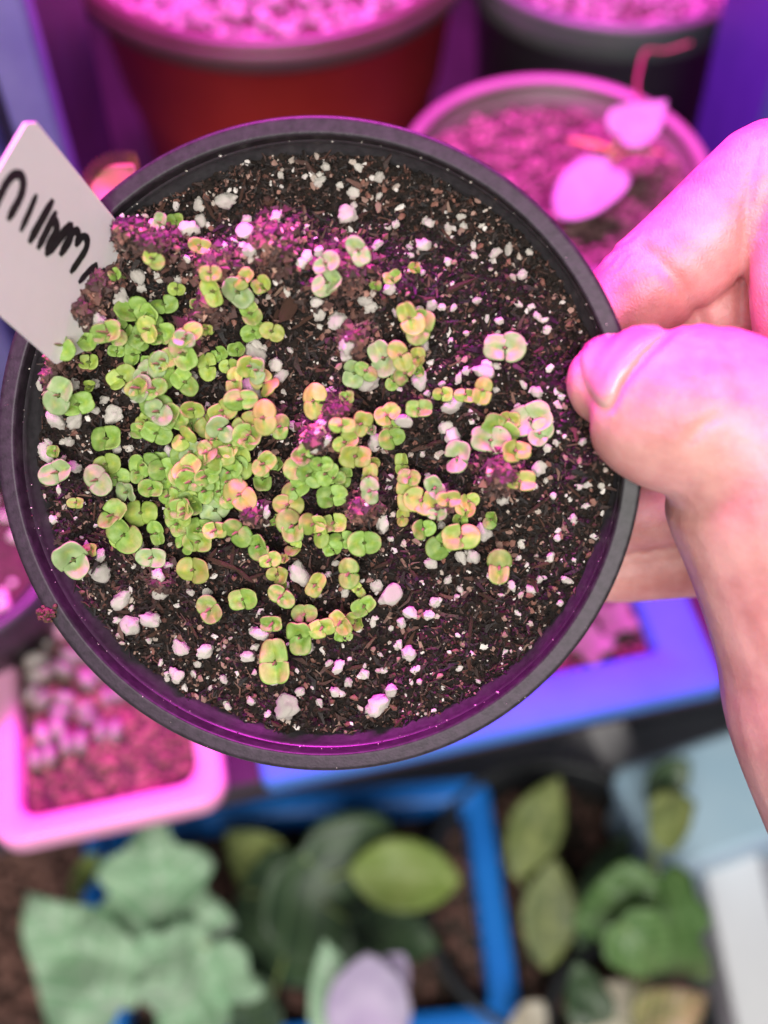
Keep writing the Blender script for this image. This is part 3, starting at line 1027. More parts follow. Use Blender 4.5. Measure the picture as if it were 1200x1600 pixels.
# ================================================================== HAND
def skin_material():
    m = mat('skin', (.52, .22, .20), (.68, .36, .32), rough=.44, nscale=130, sss=.55, sssr=(1.0, .32, .18), sssscale=.0022, spec=.45, detail=6)
    nt = m.node_tree
    b = nt.nodes['Principled BSDF']
    tc = nt.nodes['Texture Coordinate']
    # fine crossing skin lines + pores
    w1 = nt.nodes.new('ShaderNodeTexVoronoi'); w1.feature = 'DISTANCE_TO_EDGE'; w1.inputs['Scale'].default_value = 1500
    mp = nt.nodes.new('ShaderNodeMapping'); mp.inputs['Scale'].default_value = (1, .45, 1); mp.inputs['Rotation'].default_value = (.4, .3, .7)
    nz = nt.nodes.new('ShaderNodeTexNoise'); nz.inputs['Scale'].default_value = 700; nz.inputs['Detail'].default_value = 6
    ad = nt.nodes.new('ShaderNodeMath'); ad.operation = 'ADD'
    b1 = nt.nodes.new('ShaderNodeBump'); b1.inputs['Strength'].default_value = .42; b1.inputs['Distance'].default_value = .00022
    nt.links.new(tc.outputs['Object'], mp.inputs['Vector'])
    nt.links.new(mp.outputs['Vector'], w1.inputs['Vector'])
    nt.links.new(tc.outputs['Object'], nz.inputs['Vector'])
    nt.links.new(w1.outputs['Distance'], ad.inputs[0])
    nt.links.new(nz.outputs['Fac'], ad.inputs[1])
    nt.links.new(ad.outputs[0], b1.inputs['Height'])
    nt.links.new(b1.outputs['Normal'], b.inputs['Normal'])
    return m


M['skin'] = skin_material()
HAND = [  # chains of (photo x, y, depth, radius m)
    # thumb
    [(958, 598, .1548, .0066), (976, 604, .1538, .0086), (1006, 620, .1525, .0106), (1050, 638, .1515, .0116), (1110, 650, .1515, .0124), (1175, 700, .1530, .0142), (1212, 780, .1550, .0150),
     (1245, 890, .1570, .0150), (1285, 1000, .1600, .0160), (1320, 1110, .1640, .0180), (1415, 1270, .1720, .0220), (1540, 1480, .1850, .0270)],
    [(1300, 800, .1590, .0150), (1350, 900, .1600, .0180), (1400, 1040, .1620, .0210), (1470, 1220, .1700, .0250)],
    # index finger
    [(925, 508, .1800, .0066), (962, 488, .1800, .0076), (1005, 452, .1790, .0086), (1045, 420, .1780, .0090), (1110, 362, .1765, .0094), (1160, 318, .1755, .0098), (1200, 285, .1745, .0102)],
    [(1228, 270, .1735, .0092), (1254, 330, .1715, .0094), (1266, 420, .1700, .0098), (1285, 540, .1710, .0105), (1330, 700, .1780, .0130), (1390, 900, .1850, .017), (1450, 1200, .19, .024)],
    [(1200, 285, .1745, .0098), (1228, 272, .1735, .0092)],
    # flesh of the next finger behind the index
    [(1080, 500, .1890, .0095), (1160, 480, .1880, .0105), (1250, 470, .1860, .0110), (1330, 640, .1850, .0130)],
    # middle finger
    [(905, 800, .2000, .0066), (970, 800, .1990, .0078), (1050, 780, .1970, .0085), (1150, 740, .1930, .0092), (1260, 700, .1880, .0105), (1360, 760, .1880, .0130), (1440, 1000, .19, .02)],
    # ring finger
    [(900, 885, .2090, .0062), (960, 885, .2080, .0072), (1050, 873, .2070, .0080), (1150, 860, .2050, .0085), (1260, 850, .2000, .0100), (1370, 900, .1960, .0130), (1440, 1100, .19, .02)],
]
parts = []
for ch in HAND:
    pts = []
    for px, py, d, r in ch:
        q = P(px, py, d)
        pts.append((q.x, q.y, q.z, r * (1.05 if ch is HAND[0] and px < 1240 else 1)))
    parts.append(tube(catmull(pts, 5), 24))
V, F = merge(parts)
tmp = link('hand_tmp', mesh('hand_tmp', V, F, 'skin'))
md = tmp.modifiers.new('r', 'REMESH'); md.mode = 'VOXEL'; md.voxel_size = .0007
md2 = tmp.modifiers.new('s', 'SMOOTH'); md2.iterations = 5; md2.factor = .5
dg = bpy.context.evaluated_depsgraph_get()
ev = tmp.evaluated_get(dg)
hm = bpy.data.meshes.new_from_object(ev)
bpy.data.objects.remove(tmp)
nv = len(hm.vertices)
co = np.empty(nv * 3); hm.vertices.foreach_get('co', co); co = co.reshape(-1, 3)
no = np.empty(nv * 3); hm.vertices.foreach_get('normal', no); no = no.reshape(-1, 3)


def proj(c):
    rel = c - np.array(CAM)
    d = rel @ np.array(FWD)
    return 600 + (rel @ np.array(RT)) / d * FP, 800 - (rel @ np.array(UP)) / d * FP, d


hx, hy, hd = proj(co)


def seg_dist(px, py, pts):
    best = np.full(len(px), 1e9)
    for (x0, y0), (x1, y1) in zip(pts[:-1], pts[1:]):
        dx, dy = x1 - x0, y1 - y0
        t = np.clip(((px - x0) * dx + (py - y0) * dy) / (dx * dx + dy * dy), 0, 1)
        best = np.minimum(best, np.hypot(px - x0 - t * dx, py - y0 - t * dy))
    return best


disp = np.zeros(nv)
facing = (no @ np.array(-FWD)) > -.2
index = (hd > .163) & (hd < .192) & (hy < 560)
thumb = hd < .1685
for pts, wdt, dep, sel in [([(1003, 388), (1020, 400), (1055, 435), (1085, 475), (1100, 520)], 13, .0008, index),
                           ([(1184, 232), (1172, 280), (1164, 360), (1160, 440), (1158, 500)], 8, .0006, index),
                           ([(1075, 690), (1095, 665), (1115, 655)], 9, .00035, thumb),
                           ([(1060, 512), (1020, 542), (987, 578), (964, 606), (954, 640)], 7, .00035, thumb),
                           ([(1120, 500), (1150, 560), (1160, 610)], 14, .0003, thumb)]:
    disp -= np.where(sel & facing, dep * np.exp(-(seg_dist(hx, hy, pts) / wdt) ** 2), 0)
NAILO = [(903, 562), (912, 530), (930, 508), (955, 498), (990, 494), (1022, 499), (1047, 513), (1030, 532), (1012, 548), (988, 576), (970, 600), (958, 626), (944, 638), (926, 624), (910, 596), (903, 562)]
nd_ = seg_dist(hx, hy, NAILO)
disp += np.where(thumb & facing, -.00030 * np.exp(-(nd_ / 6) ** 2) + .00022 * np.exp(-((nd_ - 17) / 8) ** 2) * (hx > 950), 0)
# knuckle wrinkles on the back of the finger
q = np.exp(-(((hx - 965) / 45) ** 2 + ((hy - 400) / 45) ** 2)) * index
disp += q * .00022 * np.sin((hx * .62 + hy * .78) * .55 + 1.5 * np.sin(hy * .13))
q = np.exp(-(((hx - 1100) / 60) ** 2 + ((hy - 610) / 60) ** 2)) * thumb * facing
disp += q * .00012 * np.sin((hx * .9 - hy * .35) * .35 + 1.2 * np.sin(hy * .09))
co = co + no * disp[:, None]
hm.vertices.foreach_set('co', co.ravel())
hm.update()
hb = P(1200, 800, .16)
HB = Matrix.Translation(hb)
hm.transform(HB.inverted())
hm.polygons.foreach_set('use_smooth', [True] * len(hm.polygons))
hm.materials.clear(); hm.materials.append(M['skin'])
hm.name = 'hand'
hand = link('hand', hm, None, HB)
tag(hand, 'bare hand pinching the rim of the black pot between thumb and fingers', 'hand')
# nail: plate laid over the thumb
bvh = BVHTree.FromPolygons([tuple(c) for c in co], [tuple(p.vertices) for p in hm.polygons])
NAIL = [(903, 562), (912, 530), (930, 508), (955, 498), (990, 494), (1022, 499), (1047, 513), (1030, 532), (1012, 548), (988, 576), (970, 600), (958, 626), (944, 638), (926, 624), (910, 596)]
nd = [tuple(p) for p in catmull(NAIL + [NAIL[0]], 4)[:-1]]
cx, cy = 958, 560
V, F = [], []
rings_n = 7
nn = len(nd)


def hit(px, py):
    r = ray(px, py).normalized()
    h = bvh.ray_cast(CAM, r)
    return h


c0 = hit(cx, cy)
grid = [(cx, cy)]
for k in range(1, rings_n + 1):
    f = k / rings_n
    for x, y in nd:
        grid.append((cx + (x - cx) * f, cy + (y - cy) * f))
fallback = c0[0]
for gi, (x, y) in enumerate(grid):
    h = hit(x, y)
    if h[0] is None or (h[0] - CAM).dot(FWD) > .166:
        t = .98
        hh = None
        while t > .5 and hh is None:
            xx, yy = cx + (x - cx) * t, cy + (y - cy) * t
            h2 = hit(xx, yy)
            if h2[0] is not None and (h2[0] - CAM).dot(FWD) < .164:
                hh = h2
            t -= .02
        h = hh if hh is not None else bvh.find_nearest(P(x, y, .150))
    ringi = 0 if gi == 0 else (gi - 1) // nn + 1
    lift = .00050 if ringi < rings_n else -.0003
    if ringi == rings_n - 1: lift = .00044
    V.append(HB.inverted() @ (h[0] + h[1] * lift))
for k in range(nn):
    F.append((0, 1 + k, 1 + (k + 1) % nn))
for r in range(rings_n - 1):
    for k in range(nn):
        a, b = 1 + r * nn + k, 1 + r * nn + (k + 1) % nn
        F.append((a, a + nn, b + nn, b))
link('thumb_nail', mesh('thumb_nail', V, F, 'nail'), hand)


# ================================================================== POTS AND PLANTS BEHIND
def round_pot(name, centre_px, rim_z, ground, rad, m, label, taper=.72, lipw=.006, liph=.016, soil_m='soil2', soil_drop=.012, perl=120, psize=.0022, ring=0, xy=None, rim_m=None, perlm='perlite', soil_label=None, bump=.002):
    c = Pz(*centre_px, rim_z) if xy is None else Vector((*xy, 0))
    H = rim_z - ground
    root = empty(name, Matrix.Translation((c.x, c.y, ground)))
    tag(root, label, 'pot')
    t = .0018
    prof = [(0, 0), (rad * taper - .003, 0), (rad * taper, .003)]
    if ring:
        prof += [(rad * (taper + (1 - taper) * .55) - lipw * .6, H * .58), (rad * (taper + (1 - taper) * .56) - lipw * .2, H * .60)]
    prof += [(rad - lipw, H - liph - .001), (rad - .0012, H - liph), (rad, H - liph + .0015), (rad, H - .0015), (rad - .0008, H - .0003), (rad - .0022, H), (rad - .0042, H - .0008),
             (rad - lipw - t, H - liph), (rad * taper - t, .004), (0, .004)]
    V, F = lathe(prof, 96)
    mm = M[m]
    nl = len([p for p in prof if p[1] < H - liph])
    link('wall', mesh('wall', V, F, m), root)
    if rim_m:
        link('collar', mesh('collar', *lathe([(rad + .0004, H - liph), (rad + .0012, H - liph + .001), (rad + .0012, H - .003), (rad + .0003, H - .0025), (rad - .0006, H - liph + .001), (rad + .0004, H - liph)], 96), rim_m), root)
    # rim roll on top of the wall
    link('rim', mesh('rim', *lathe([(rad + .0006, H - .002), (rad + .0006, H - .0006), (rad - .0003, H + .0008), (rad - .0025, H + .0010), (rad - .0046, H + .0002), (rad - .0048, H - .002), (rad + .0006, H - .002)], 96), rim_m or m), root)
    sr = rad - lipw - t - (1 - taper) * rad * soil_drop / H + .0012
    so = empty('pot_soil', Matrix.Translation((c.x, c.y, rim_z - soil_drop)))
    tag(so, soil_label or ('potting mix filling the ' + label), 'soil')
    sd = random.uniform(0, 50)
    hf = lambda x, y: bump * noise.noise(Vector((x * 70 + sd, y * 70, sd))) + .0012 * noise.noise(Vector((x * 260, y * 260, sd)))
    V, F = soil_disc(sr, hf, .0012)
    link('soil_surface', mesh('soil_surface', V, F, soil_m), so)
    parts = []
    for i in range(perl):
        a, r = random.uniform(0, 6.28), sr * math.sqrt(random.random()) * .97
        x, y = r * math.cos(a), r * math.sin(a)
        s = psize * random.uniform(.45, 1.25)
        b = lump(ICO1, .4, random.uniform(0, 90))
        parts.append((xform(b[0], Matrix.Translation((x, y, hf(x, y) + s * .5)) @ Matrix.Diagonal((s, s * .9, s * .8, 1))), b[1]))
    if parts:
        V, F = merge(parts)
        o = link('perlite_grains', mesh('perlite_grains', V, F, perlm), so)
        o['kind'] = 'stuff'
    return root, c, so


M['soil2'] = mat('soil_brown', (.03, .014, .010), (.09, .048, .036), rough=.85, nscale=420, bump=1, bscale=900, bdist=.001)
M['soil3'] = mat('soil_dark', (.022, .014, .010), (.075, .050, .036), rough=.85, nscale=220, bump=1, bscale=500, bdist=.002)
M['redpot'] = mat('red_plastic', (.52, .040, .020), (.58, .050, .026), rough=.45, nscale=30, bump=.1, bscale=300)
M['shaded_red'] = mat('red_rim_in_shade', (.060, .030, .030), (.080, .042, .040), rough=.4, nscale=30)  # red rim with its shade painted into the colour
M['greypot'] = mat('grey_green_plastic', (.060, .075, .065), (.085, .10, .085), rough=.45, nscale=30)
M['brownpot'] = mat('taupe_plastic', (.14, .10, .10), (.18, .13, .13), rough=.45, nscale=30)
M['blackpot'] = mat('black_pot', (.022, .024, .027), (.040, .042, .045), rough=.38, nscale=40)
M['perl2'] = mat('pumice', (.07, .035, .045), (.42, .34, .34), rough=.9, nscale=300)
M['grit'] = mat('mixed_grit', (.035, .014, .014), (.26, .15, .14), rough=.8, nscale=260, detail=1)
M['perl3'] = mat('gravel_brown', (.10, .045, .035), (.26, .13, .10), rough=.9, nscale=200)

round_pot('plant_pot', (424, -112), .142, 0, .080, 'redpot', 'large red plastic pot with a wide rim', taper=.74, lipw=.005, liph=.011, rim_m='shaded_red', perl=1100, psize=.0026, ring=1, perlm='perl2', soil_drop=.010,
          soil_label='perlite-rich soil filling the large red pot')
round_pot('plant_pot', (962, -88), .112, 0, .067, 'greypot', 'grey-green plastic pot beside the red one', taper=.8, perl=700, psize=.0026, perlm='perl2', soil_drop=.008, soil_label='perlite-strewn soil in the grey-green pot')
_, sc, _ = round_pot('plant_pot', (868, 264), .133, 0, .0520, 'brownpot', 'taupe plastic pot holding one young heart-leaved plant', taper=.74, lipw=.004, perl=1300, psize=.0017, perlm='grit', soil_drop=.009,
                     soil_label='gritty brown soil in the taupe pot under the heart-leaved plant', bump=.004)
round_pot('plant_pot', (-95, 850), .075, 0, .040, 'blackpot', 'shiny black pot half hidden behind the rim of the held pot', perl=60, soil_label='soil in the shiny black pot half out of view')


def place(base, direction, normal):
    x = Vector(direction).normalized()
    z = Vector(normal)
    z = (z - x * z.dot(x)).normalized()
    y = z.cross(x)
    m = Matrix.Identity(4)
    for i in range(3):
        m[i][0], m[i][1], m[i][2], m[i][3] = x[i], y[i], z[i], base[i]
    return m


def plant(name, label, root_pt, leaves, leaf_m, stem_m, cat='plant', group=None):
    """leaves: list of (base, tip, outline, width factor, cup, droop, wave, facing normal)"""
    RM = Matrix.Translation(root_pt)
    RI = RM.inverted()
    root = empty(name, RM)
    tag(root, label, cat, group)
    for i, lf in enumerate(leaves):
        base, tip, ol, wf, cup, droop, wave, nrm = lf[:8]
        mm = lf[8] if len(lf) > 8 else leaf_m
        L = (tip - base).length
        V, F = leaf(ol, L, L * wf, cup=cup, droop=droop, wave=wave, thick=.008, rings=7, seed=i + len(label))
        o = link('leaf', mesh('leaf', V, F, mm), root, RI @ place(base, tip - base, nrm))
        vein_attr(o.data, ol, 7)
        mid = (Vector(root_pt) + base) / 2 + Vector((0, 0, .25 * (base - Vector(root_pt)).length))
        a = tuple(RI @ Vector(root_pt)); bq = tuple(RI @ mid); cq = tuple(RI @ (base + (tip - base) * .06))
        sr = max(.0008, L * .018)
        V, F = tube([tuple(x) for x in catmull([(*a, sr * 1.2), (*bq, sr), (*cq, sr * .7)], 5)], 8)
        link('petiole', mesh('petiole', V, F, stem_m), root)
    return root


M['lf_pale'] = mat('leaf_pale_green', (.27, .50, .28), (.46, .66, .44), rough=.5, nscale=60, trans=.25)
M['lf_heart'] = mat('leaf_heart', (.27, .32, .26), (.34, .39, .32), rough=.42, nscale=120, trans=.25)
M['lf_amber'] = mat('leaf_amber', (.50, .36, .08), (.58, .42, .14), rough=.5, nscale=200, trans=.25)
M['lf_dark'] = mat('leaf_dark_green', (.030, .065, .030), (.060, .105, .045), rough=.45, nscale=60, trans=.1)
M['lf_mid'] = mat('leaf_mid_green', (.085, .19, .05), (.14, .27, .08), rough=.45, nscale=60, trans=.2)
M['lf_lime'] = mat('leaf_lime', (.24, .36, .06), (.36, .46, .12), rough=.45, nscale=50, trans=.25)
M['lf_stripe'] = mat('leaf_olive', (.10, .15, .045), (.28, .33, .10), rough=.45, nscale=70, trans=.2)
M['lf_lilac'] = mat('petal_lilac', (.52, .42, .62), (.66, .58, .74), rough=.5, nscale=60, trans=.3)
M['lf_cream'] = mat('petal_cream', (.66, .58, .44), (.76, .70, .58), rough=.5, nscale=60, trans=.3)
M['lf_trap'] = mat('trap_leaf', (.26, .20, .06), (.30, .16, .07), rough=.45, nscale=150, trans=.25)
for k_, c_ in (('lf_pale', (.66, .78, .62)), ('lf_dark', (.12, .20, .09)), ('lf_mid', (.24, .38, .14)), ('lf_lime', (.46, .56, .20)), ('lf_stripe', (.42, .46, .18))):
    vein_shade(M[k_], c_)
M['stem_g'] = mat('petiole_green', (.30, .38, .12), rough=.5)
M['stem_y'] = mat('petiole_amber', (.52, .40, .14), rough=.5)
M['stem_r'] = mat('twig_red', (.20, .06, .05), rough=.6)

# young heart-leaved plant in the taupe pot
rp = Vector((sc.x + .014, sc.y - .002, .116))
dh = (sc - CAM).dot(FWD) - .012
plant('young_plant', 'young plant with two pale heart-shaped leaves and two narrow amber ones', rp,
      [(P(955, 264, dh), P(872, 330, dh - .006), ROUND, .98, .1, .15, .02, -FWD + UP * .5),
       (P(968, 215, dh), P(1044, 152, dh + .004), HEART, .95, .2, .1, .03, -FWD + UP * .3),
       (P(956, 236, dh), P(892, 203, dh), LANCE, 1.0, .2, .3, .02, -FWD + UP, 'lf_amber'),
       (P(968, 240, dh), P(1040, 222, dh), LANCE, .8, .2, .3, .02, -FWD + UP, 'lf_amber')], 'lf_heart', 'stem_y')
# red thread-like twig hanging between the pots
tw = [P(1078, 68, .385), P(1040, 80, .383), P(1010, 80, .380), P(1000, 105, .376), P(995, 140, .372), P(1003, 165, .368)]
tb = tw[-1]
V, F = tube([tuple(x) for x in catmull([(*(p - tb), .0006) for p in tw], 4)], 8)
tag(link('dry_twig', mesh('dry_twig', V, F, 'stem_r'), None, Matrix.Translation(tb)), 'thin bent reddish twig lying over the far rim of the taupe pot', 'twig')
# flytrap leaf peeping over the rim next to the tag
fb = P(150, 330, .215)
fr = place(fb, P(205, 262, .215) - fb, -FWD + UP * .3)
tr = empty('trap_plant', Matrix.Translation(fb))
tag(tr, 'fringed amber trap leaf showing between the tag and the held pot', 'plant')
TI = Matrix.Translation(fb).inverted()
V, F = leaf(OVAL, .0125, .0170, cup=.25, droop=.1, wave=.02, thick=.03, rings=6)
link('leaf', mesh('leaf', V, F, 'lf_trap'), tr, TI @ fr)
parts = []
for k, (x, y) in enumerate(OVAL):
    if .05 < x and k % 1 == 0:
        a = Vector((x * .0125, y * .0170, .0005))
        dvec = Vector((x - .45, y * 1.6, .5)).normalized()
        V, F = tube([(*(a), .00022), (*(a + dvec * .0012), .00018), (*(a + dvec * .0022 + Vector((0, 0, .0004))), .00008)], 5)
        o = link('bristle', mesh('bristle', V, F, 'stem_r'), tr, TI @ fr)
V, F = tube([(0, 0, 0, .0012), (*(TI @ Vector((fb.x - .01, fb.y + .02, .075))), .0014), (*(TI @ Vector((fb.x - .012, fb.y + .03, .0))), .0016)], 8)
link('petiole', mesh('petiole', V, F, 'stem_y'), tr)


# ---- rectangular planters
def rect_planter(name, label, centre, yaw, hx, hy, ground, H, m, rimw=.006, taper=.88, soil_m='soil2', drop=.008, corner=.010, perl=200, psize=.0016, perlm='perl3', soil_label=''):
    mw = Matrix.Translation((centre[0], centre[1], ground)) @ Matrix.Rotation(yaw, 4, 'Z')
    root = empty(name, mw)
    tag(root, label, 'planter')
    r = corner
    rings = [rrect(hx * taper, hy * taper, r, 0), rrect(hx - rimw, hy - rimw, r, H - .010), rrect(hx - .0012, hy - .0012, r, H - .0095), rrect(hx, hy, r, H - .008),
             rrect(hx, hy, r, H - .0025), rrect(hx - .0008, hy - .0008, r, H - .0008), rrect(hx - .002, hy - .002, r, H), rrect(hx - rimw + .001, hy - rimw + .001, r * .8, H),
             rrect(hx - rimw, hy - rimw, r * .7, H - .0012), rrect(hx - rimw - .0006, hy - rimw - .0006, r * .7, H - .012), rrect(hx * taper - .003, hy * taper - .003, r * .7, .004)]
    V, F = superloft(rings)
    link('wall', mesh('wall', V, F, m), root)
    so = empty('planter_soil', mw @ Matrix.Translation((0, 0, H - drop)))
    tag(so, soil_label, 'soil')
    sx, sy = hx - rimw - .0003, hy - rimw - .0003
    nx, ny = int(sx / .0011), int(sy / .0011)
    sd = random.uniform(0, 60)
    hf = lambda x, y: .0026 * noise.noise(Vector((x * 55 + sd, y * 55, sd))) + .0012 * noise.noise(Vector((x * 220, y * 220, sd)))
    V = [(-sx + 2 * sx * i / nx, -sy + 2 * sy * j / ny, hf(-sx + 2 * sx * i / nx, -sy + 2 * sy * j / ny)) for i in range(nx + 1) for j in range(ny + 1)]
    F = [(i * (ny + 1) + j, (i + 1) * (ny + 1) + j, (i + 1) * (ny + 1) + j + 1, i * (ny + 1) + j + 1) for i in range(nx) for j in range(ny)]
    link('soil_surface', mesh('soil_surface', V, F, soil_m), so)
    parts = []
    for i in range(perl):
        x, y = random.uniform(-sx, sx) * .96, random.uniform(-sy, sy) * .96
        s = psize * random.uniform(.5, 1.3)
        b = lump(ICO1, .4, random.uniform(0, 90))
        parts.append((xform(b[0], Matrix.Translation((x, y, hf(x, y) + s * .4)) @ Matrix.Scale(s, 4)), b[1]))
    if parts:
        V, F = merge(parts)
        o = link('soil_grains', mesh('soil_grains', V, F, perlm), so)
        o['kind'] = 'stuff'
    return mw, hf


M['pink'] = mat('pink_plastic', (.62, .27, .42), (.68, .31, .47), rough=.4, nscale=20, sss=.1, sssscale=.003)
M['lavender'] = mat('lavender_plastic', (.05, .16, .44), (.065, .19, .50), rough=.7, spec=.08, nscale=20)
M['blue'] = mat('blue_plastic', (.015, .20, .74), (.02, .24, .80), rough=.38, nscale=20)
M['indigo'] = mat('indigo_plastic', (.05, .04, .24), (.07, .055, .30), rough=.45, nscale=20)
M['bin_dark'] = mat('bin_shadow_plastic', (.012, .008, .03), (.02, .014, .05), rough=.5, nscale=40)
M['bin'] = mat('ribbed_bin_plastic', (.30, .26, .62), (.38, .34, .70), rough=.4, nscale=40, trans=.55)

pc = Pz(338, 1222, .04)
ex, ey = Vector((math.cos(YAW), math.sin(YAW), 0)), Vector((-math.sin(YAW), math.cos(YAW), 0))
hxp, hyp = .036, .040
cc = pc - ex * (hxp - .003) + ey * (hyp - .0065)
mw_pink, hf_pink = rect_planter('planter', 'pale pink square planter of pebble-like succulents', cc, YAW, hxp, hyp, 0, .04, 'pink', taper=.72, rimw=.0085, drop=.007, corner=.009, perl=500,
                                soil_label='gritty reddish soil in the pink planter')
lc = Pz(1118, 1068, .03)
hxl, hyl = .080, .038
lcc = lc - ex * (hxl - .004) + ey * (hyl - .002)
mw_lav, hf_lav = rect_planter('planter', 'lavender-blue rectangular planter with a wide flat rim behind the held pot', lcc, YAW, hxl, hyl, 0, .03, 'lavender', taper=.78, rimw=.018, drop=.008, corner=.004, perl=500,
                              soil_label='magenta-lit soil in the lavender-blue planter')
# little succulents in the pink planter: two fleshy lobes each
M['succ'] = mat('succulent', (.17, .12, .17), (.32, .30, .22), rough=.45, nscale=300, sss=.2, sssscale=.002, objrand=.25)
lob = lump(ICO2, .12, 3, 1.0, (.62, 1, 1))
LOB = mesh('lobe', lob[0], lob[1], 'succ')
spots = []
while len(spots) < 14:
    x, y = random.uniform(-.024, .008), random.uniform(-.012, .028)
    if all(math.hypot(x - a, y - b_) > .0082 for a, b_ in spots):
        spots.append((x, y))
    if random.random() < .0003: break
for x, y in spots:
    rt = empty('succulent', mw_pink @ Matrix.Translation((x, y, .033 + hf_pink(x, y))) @ Matrix.Rotation(random.uniform(0, 3.1), 4, 'Z'))
    tag(rt, 'small pebble-like succulent of two fleshy lobes in the pink planter', 'succulent', 'succulents in the pink planter')
    s = random.uniform(.0034, .0048)
    for sg in (-1, 1):
        link('lobe', LOB, rt, Matrix.Translation((sg * s * .55, 0, s * .7)) @ Matrix.Rotation(sg * .15, 4, 'Y') @ Matrix.Scale(s, 4))
# seedlings in the lavender planter
M['lf_sprout'] = mat('sprout_green', (.09, .16, .07), (.16, .22, .11), rough=.5, nscale=300, trans=.15)
v, f = leaf(OVAL, .009, .013, cup=.2, droop=.2, wave=.03, thick=.03, rings=4)
SL = mesh('leaf', v, f, 'lf_sprout')
v, f = tube([(0, 0, -.006, .0006), (0, 0, 0, .0006)], 6)
SS = mesh('stem', v, f, 'stem_g')
for x, y in ((.040, -.012), (.034, .004), (.046, .010), (.020, -.010), (.024, .010), (.052, -.004)):
    rt = empty('sprout', mw_lav @ Matrix.Translation((x, y, .0225 + hf_lav(x, y))) @ Matrix.Rotation(random.uniform(0, 6), 4, 'Z'))
    tag(rt, 'small pale four-leaved sprout in the lavender-blue planter', 'sprout', 'sprouts in the lavender-blue planter')
    link('stem', SS, rt, Matrix.Translation((0, 0, .005)))
    for k in range(4):
        link('leaf', SL, rt, Matrix.Translation((0, 0, .005)) @ Matrix.Rotation(k * 1.57, 4, 'Z') @ Matrix.Rotation(-.35, 4, 'Y'))

# ---- indigo planter standing at the right, ribbed bin at the left
c = Pz(1083, 150, .13)
iw = Matrix.Translation((.124 + .09, .350, 0)) @ Matrix.Rotation(R(3), 4, 'Z')
rt = empty('tall_planter', iw)
tag(rt, 'tall indigo plastic planter with a vertical groove beside the grey-green pot', 'planter')
V, F = superloft([rrect(.080, .028, .004, 0), rrect(.090, .034, .004, .20), rrect(.092, .036, .004, .201), rrect(.092, .036, .004, .212), rrect(.088, .032, .003, .212), rrect(.078, .024, .003, .02)])
link('wall', mesh('wall', V, F, 'indigo', False), rt)
for x in (-.052, .0, .05):
    V, F = superloft([rrect(.0022, .0012, .0005, .0), rrect(.0022, .0012, .0005, .198)])
    V = [(p[0] + x + (p[2] / .2) * x * .1, p[1] - .0282 - p[2] * .03, p[2] + .001) for p in V]
    link('rib', mesh('rib', V, F, 'indigo', False), rt)
bw = Matrix.Translation((-.094 - .085, .295, 0)) @ Matrix.Rotation(R(4), 4, 'Z')
rt = empty('storage_bin', bw)
tag(rt, 'upright ribbed lilac plastic bin beside the red pot', 'bin')
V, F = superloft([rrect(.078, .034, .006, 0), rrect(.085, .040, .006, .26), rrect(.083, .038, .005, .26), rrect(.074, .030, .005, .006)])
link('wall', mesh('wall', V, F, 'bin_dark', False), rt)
for k, x in enumerate((-.070, -.052, -.034, -.016, .002, .020, .038, .056, .074)):
    V, F = superloft([rrect(.0062, .006, .0025, .002), rrect(.0066, .006, .0025, .254)])
    V = [(p[0] + x * (1 + p[2] * .32), p[1] - .037 - p[2] * .022, p[2]) for p in V]
    link('rib', mesh('rib', V, F, 'bin', False), rt)

# ================================================================== LOWER LEVEL
RZ = -.25
# blue planter
p00, p10, p11 = Pz(150, 1262, RZ), Pz(762, 1212, RZ), Pz(792, 1585, RZ)
yb = math.atan2(p10.y - p00.y, p10.x - p00.x)
bhx, bhy = .112, .070
bex, bey = Vector((math.cos(yb), math.sin(yb), 0)), Vector((-math.sin(yb), math.cos(yb), 0))
bc = p10 - bex * bhx - bey * bhy
mw_blue, hf_blue = rect_planter('planter', 'bright blue rectangular planter on the lower level', bc, yb, bhx, bhy, FLOOR, RZ - FLOOR, 'blue', rimw=.015, drop=.022, corner=.010, soil_m='soil3', perl=500, psize=.003,
                                soil_label='dark soil in the bright blue planter')
mw_b2, hf_b2 = rect_planter('planter', 'blue planter at the side with bare brown soil', Pz(-60, 1480, RZ), yb + .05, .075, .068, FLOOR, RZ - FLOOR, 'blue', rimw=.010, drop=.015, corner=.010, soil_m='soil2', perl=400, psize=.004,
                            soil_label='bare brown soil in the smaller blue planter')
_, kc, _ = round_pot('plant_pot', (872, 1395), RZ, FLOOR, .078, 'blackpot', 'round black pot holding long olive striped leaves', perl=200, psize=.003, perlm='perl3', soil_m='soil3', soil_drop=.02,
                     soil_label='brown soil in the black pot under the olive leaves')
_, kd, _ = round_pot('plant_pot', (990, 1610), RZ, FLOOR, .046, 'blackpot', 'round black pot with mid-green leaves near the white beam', perl=100, psize=.003, perlm='perl3', soil_m='soil3', soil_drop=.02,
                     soil_label='soil in the black pot near the white beam')
N0 = -FWD
d = .50
rA = Pz(215, 1470, RZ - .02)
plant('leafy_plant', 'plant with large pale green lobed leaves growing in the blue planter', rA,
      [(P(250, 1500, d), P(235, 1275, d + .01), LOBED, 1.0, .1, .1, .30, N0 + UP * .3),
       (P(185, 1580, d - .01), P(40, 1395, d), SPADE, .85, .15, .1, .25, N0 + UP * .2),
       (P(330, 1470, d - .01), P(255, 1640, d - .02), LOBED, 1.1, .1, .1, .30, N0),
       (P(150, 1330, d + .05), P(110, 1410, d + .05), LANCE, 1.3, .1, .1, .05, N0, 'lf_lime')], 'lf_pale', 'stem_g')
d = .55
rB = Pz(480, 1420, RZ - .02)
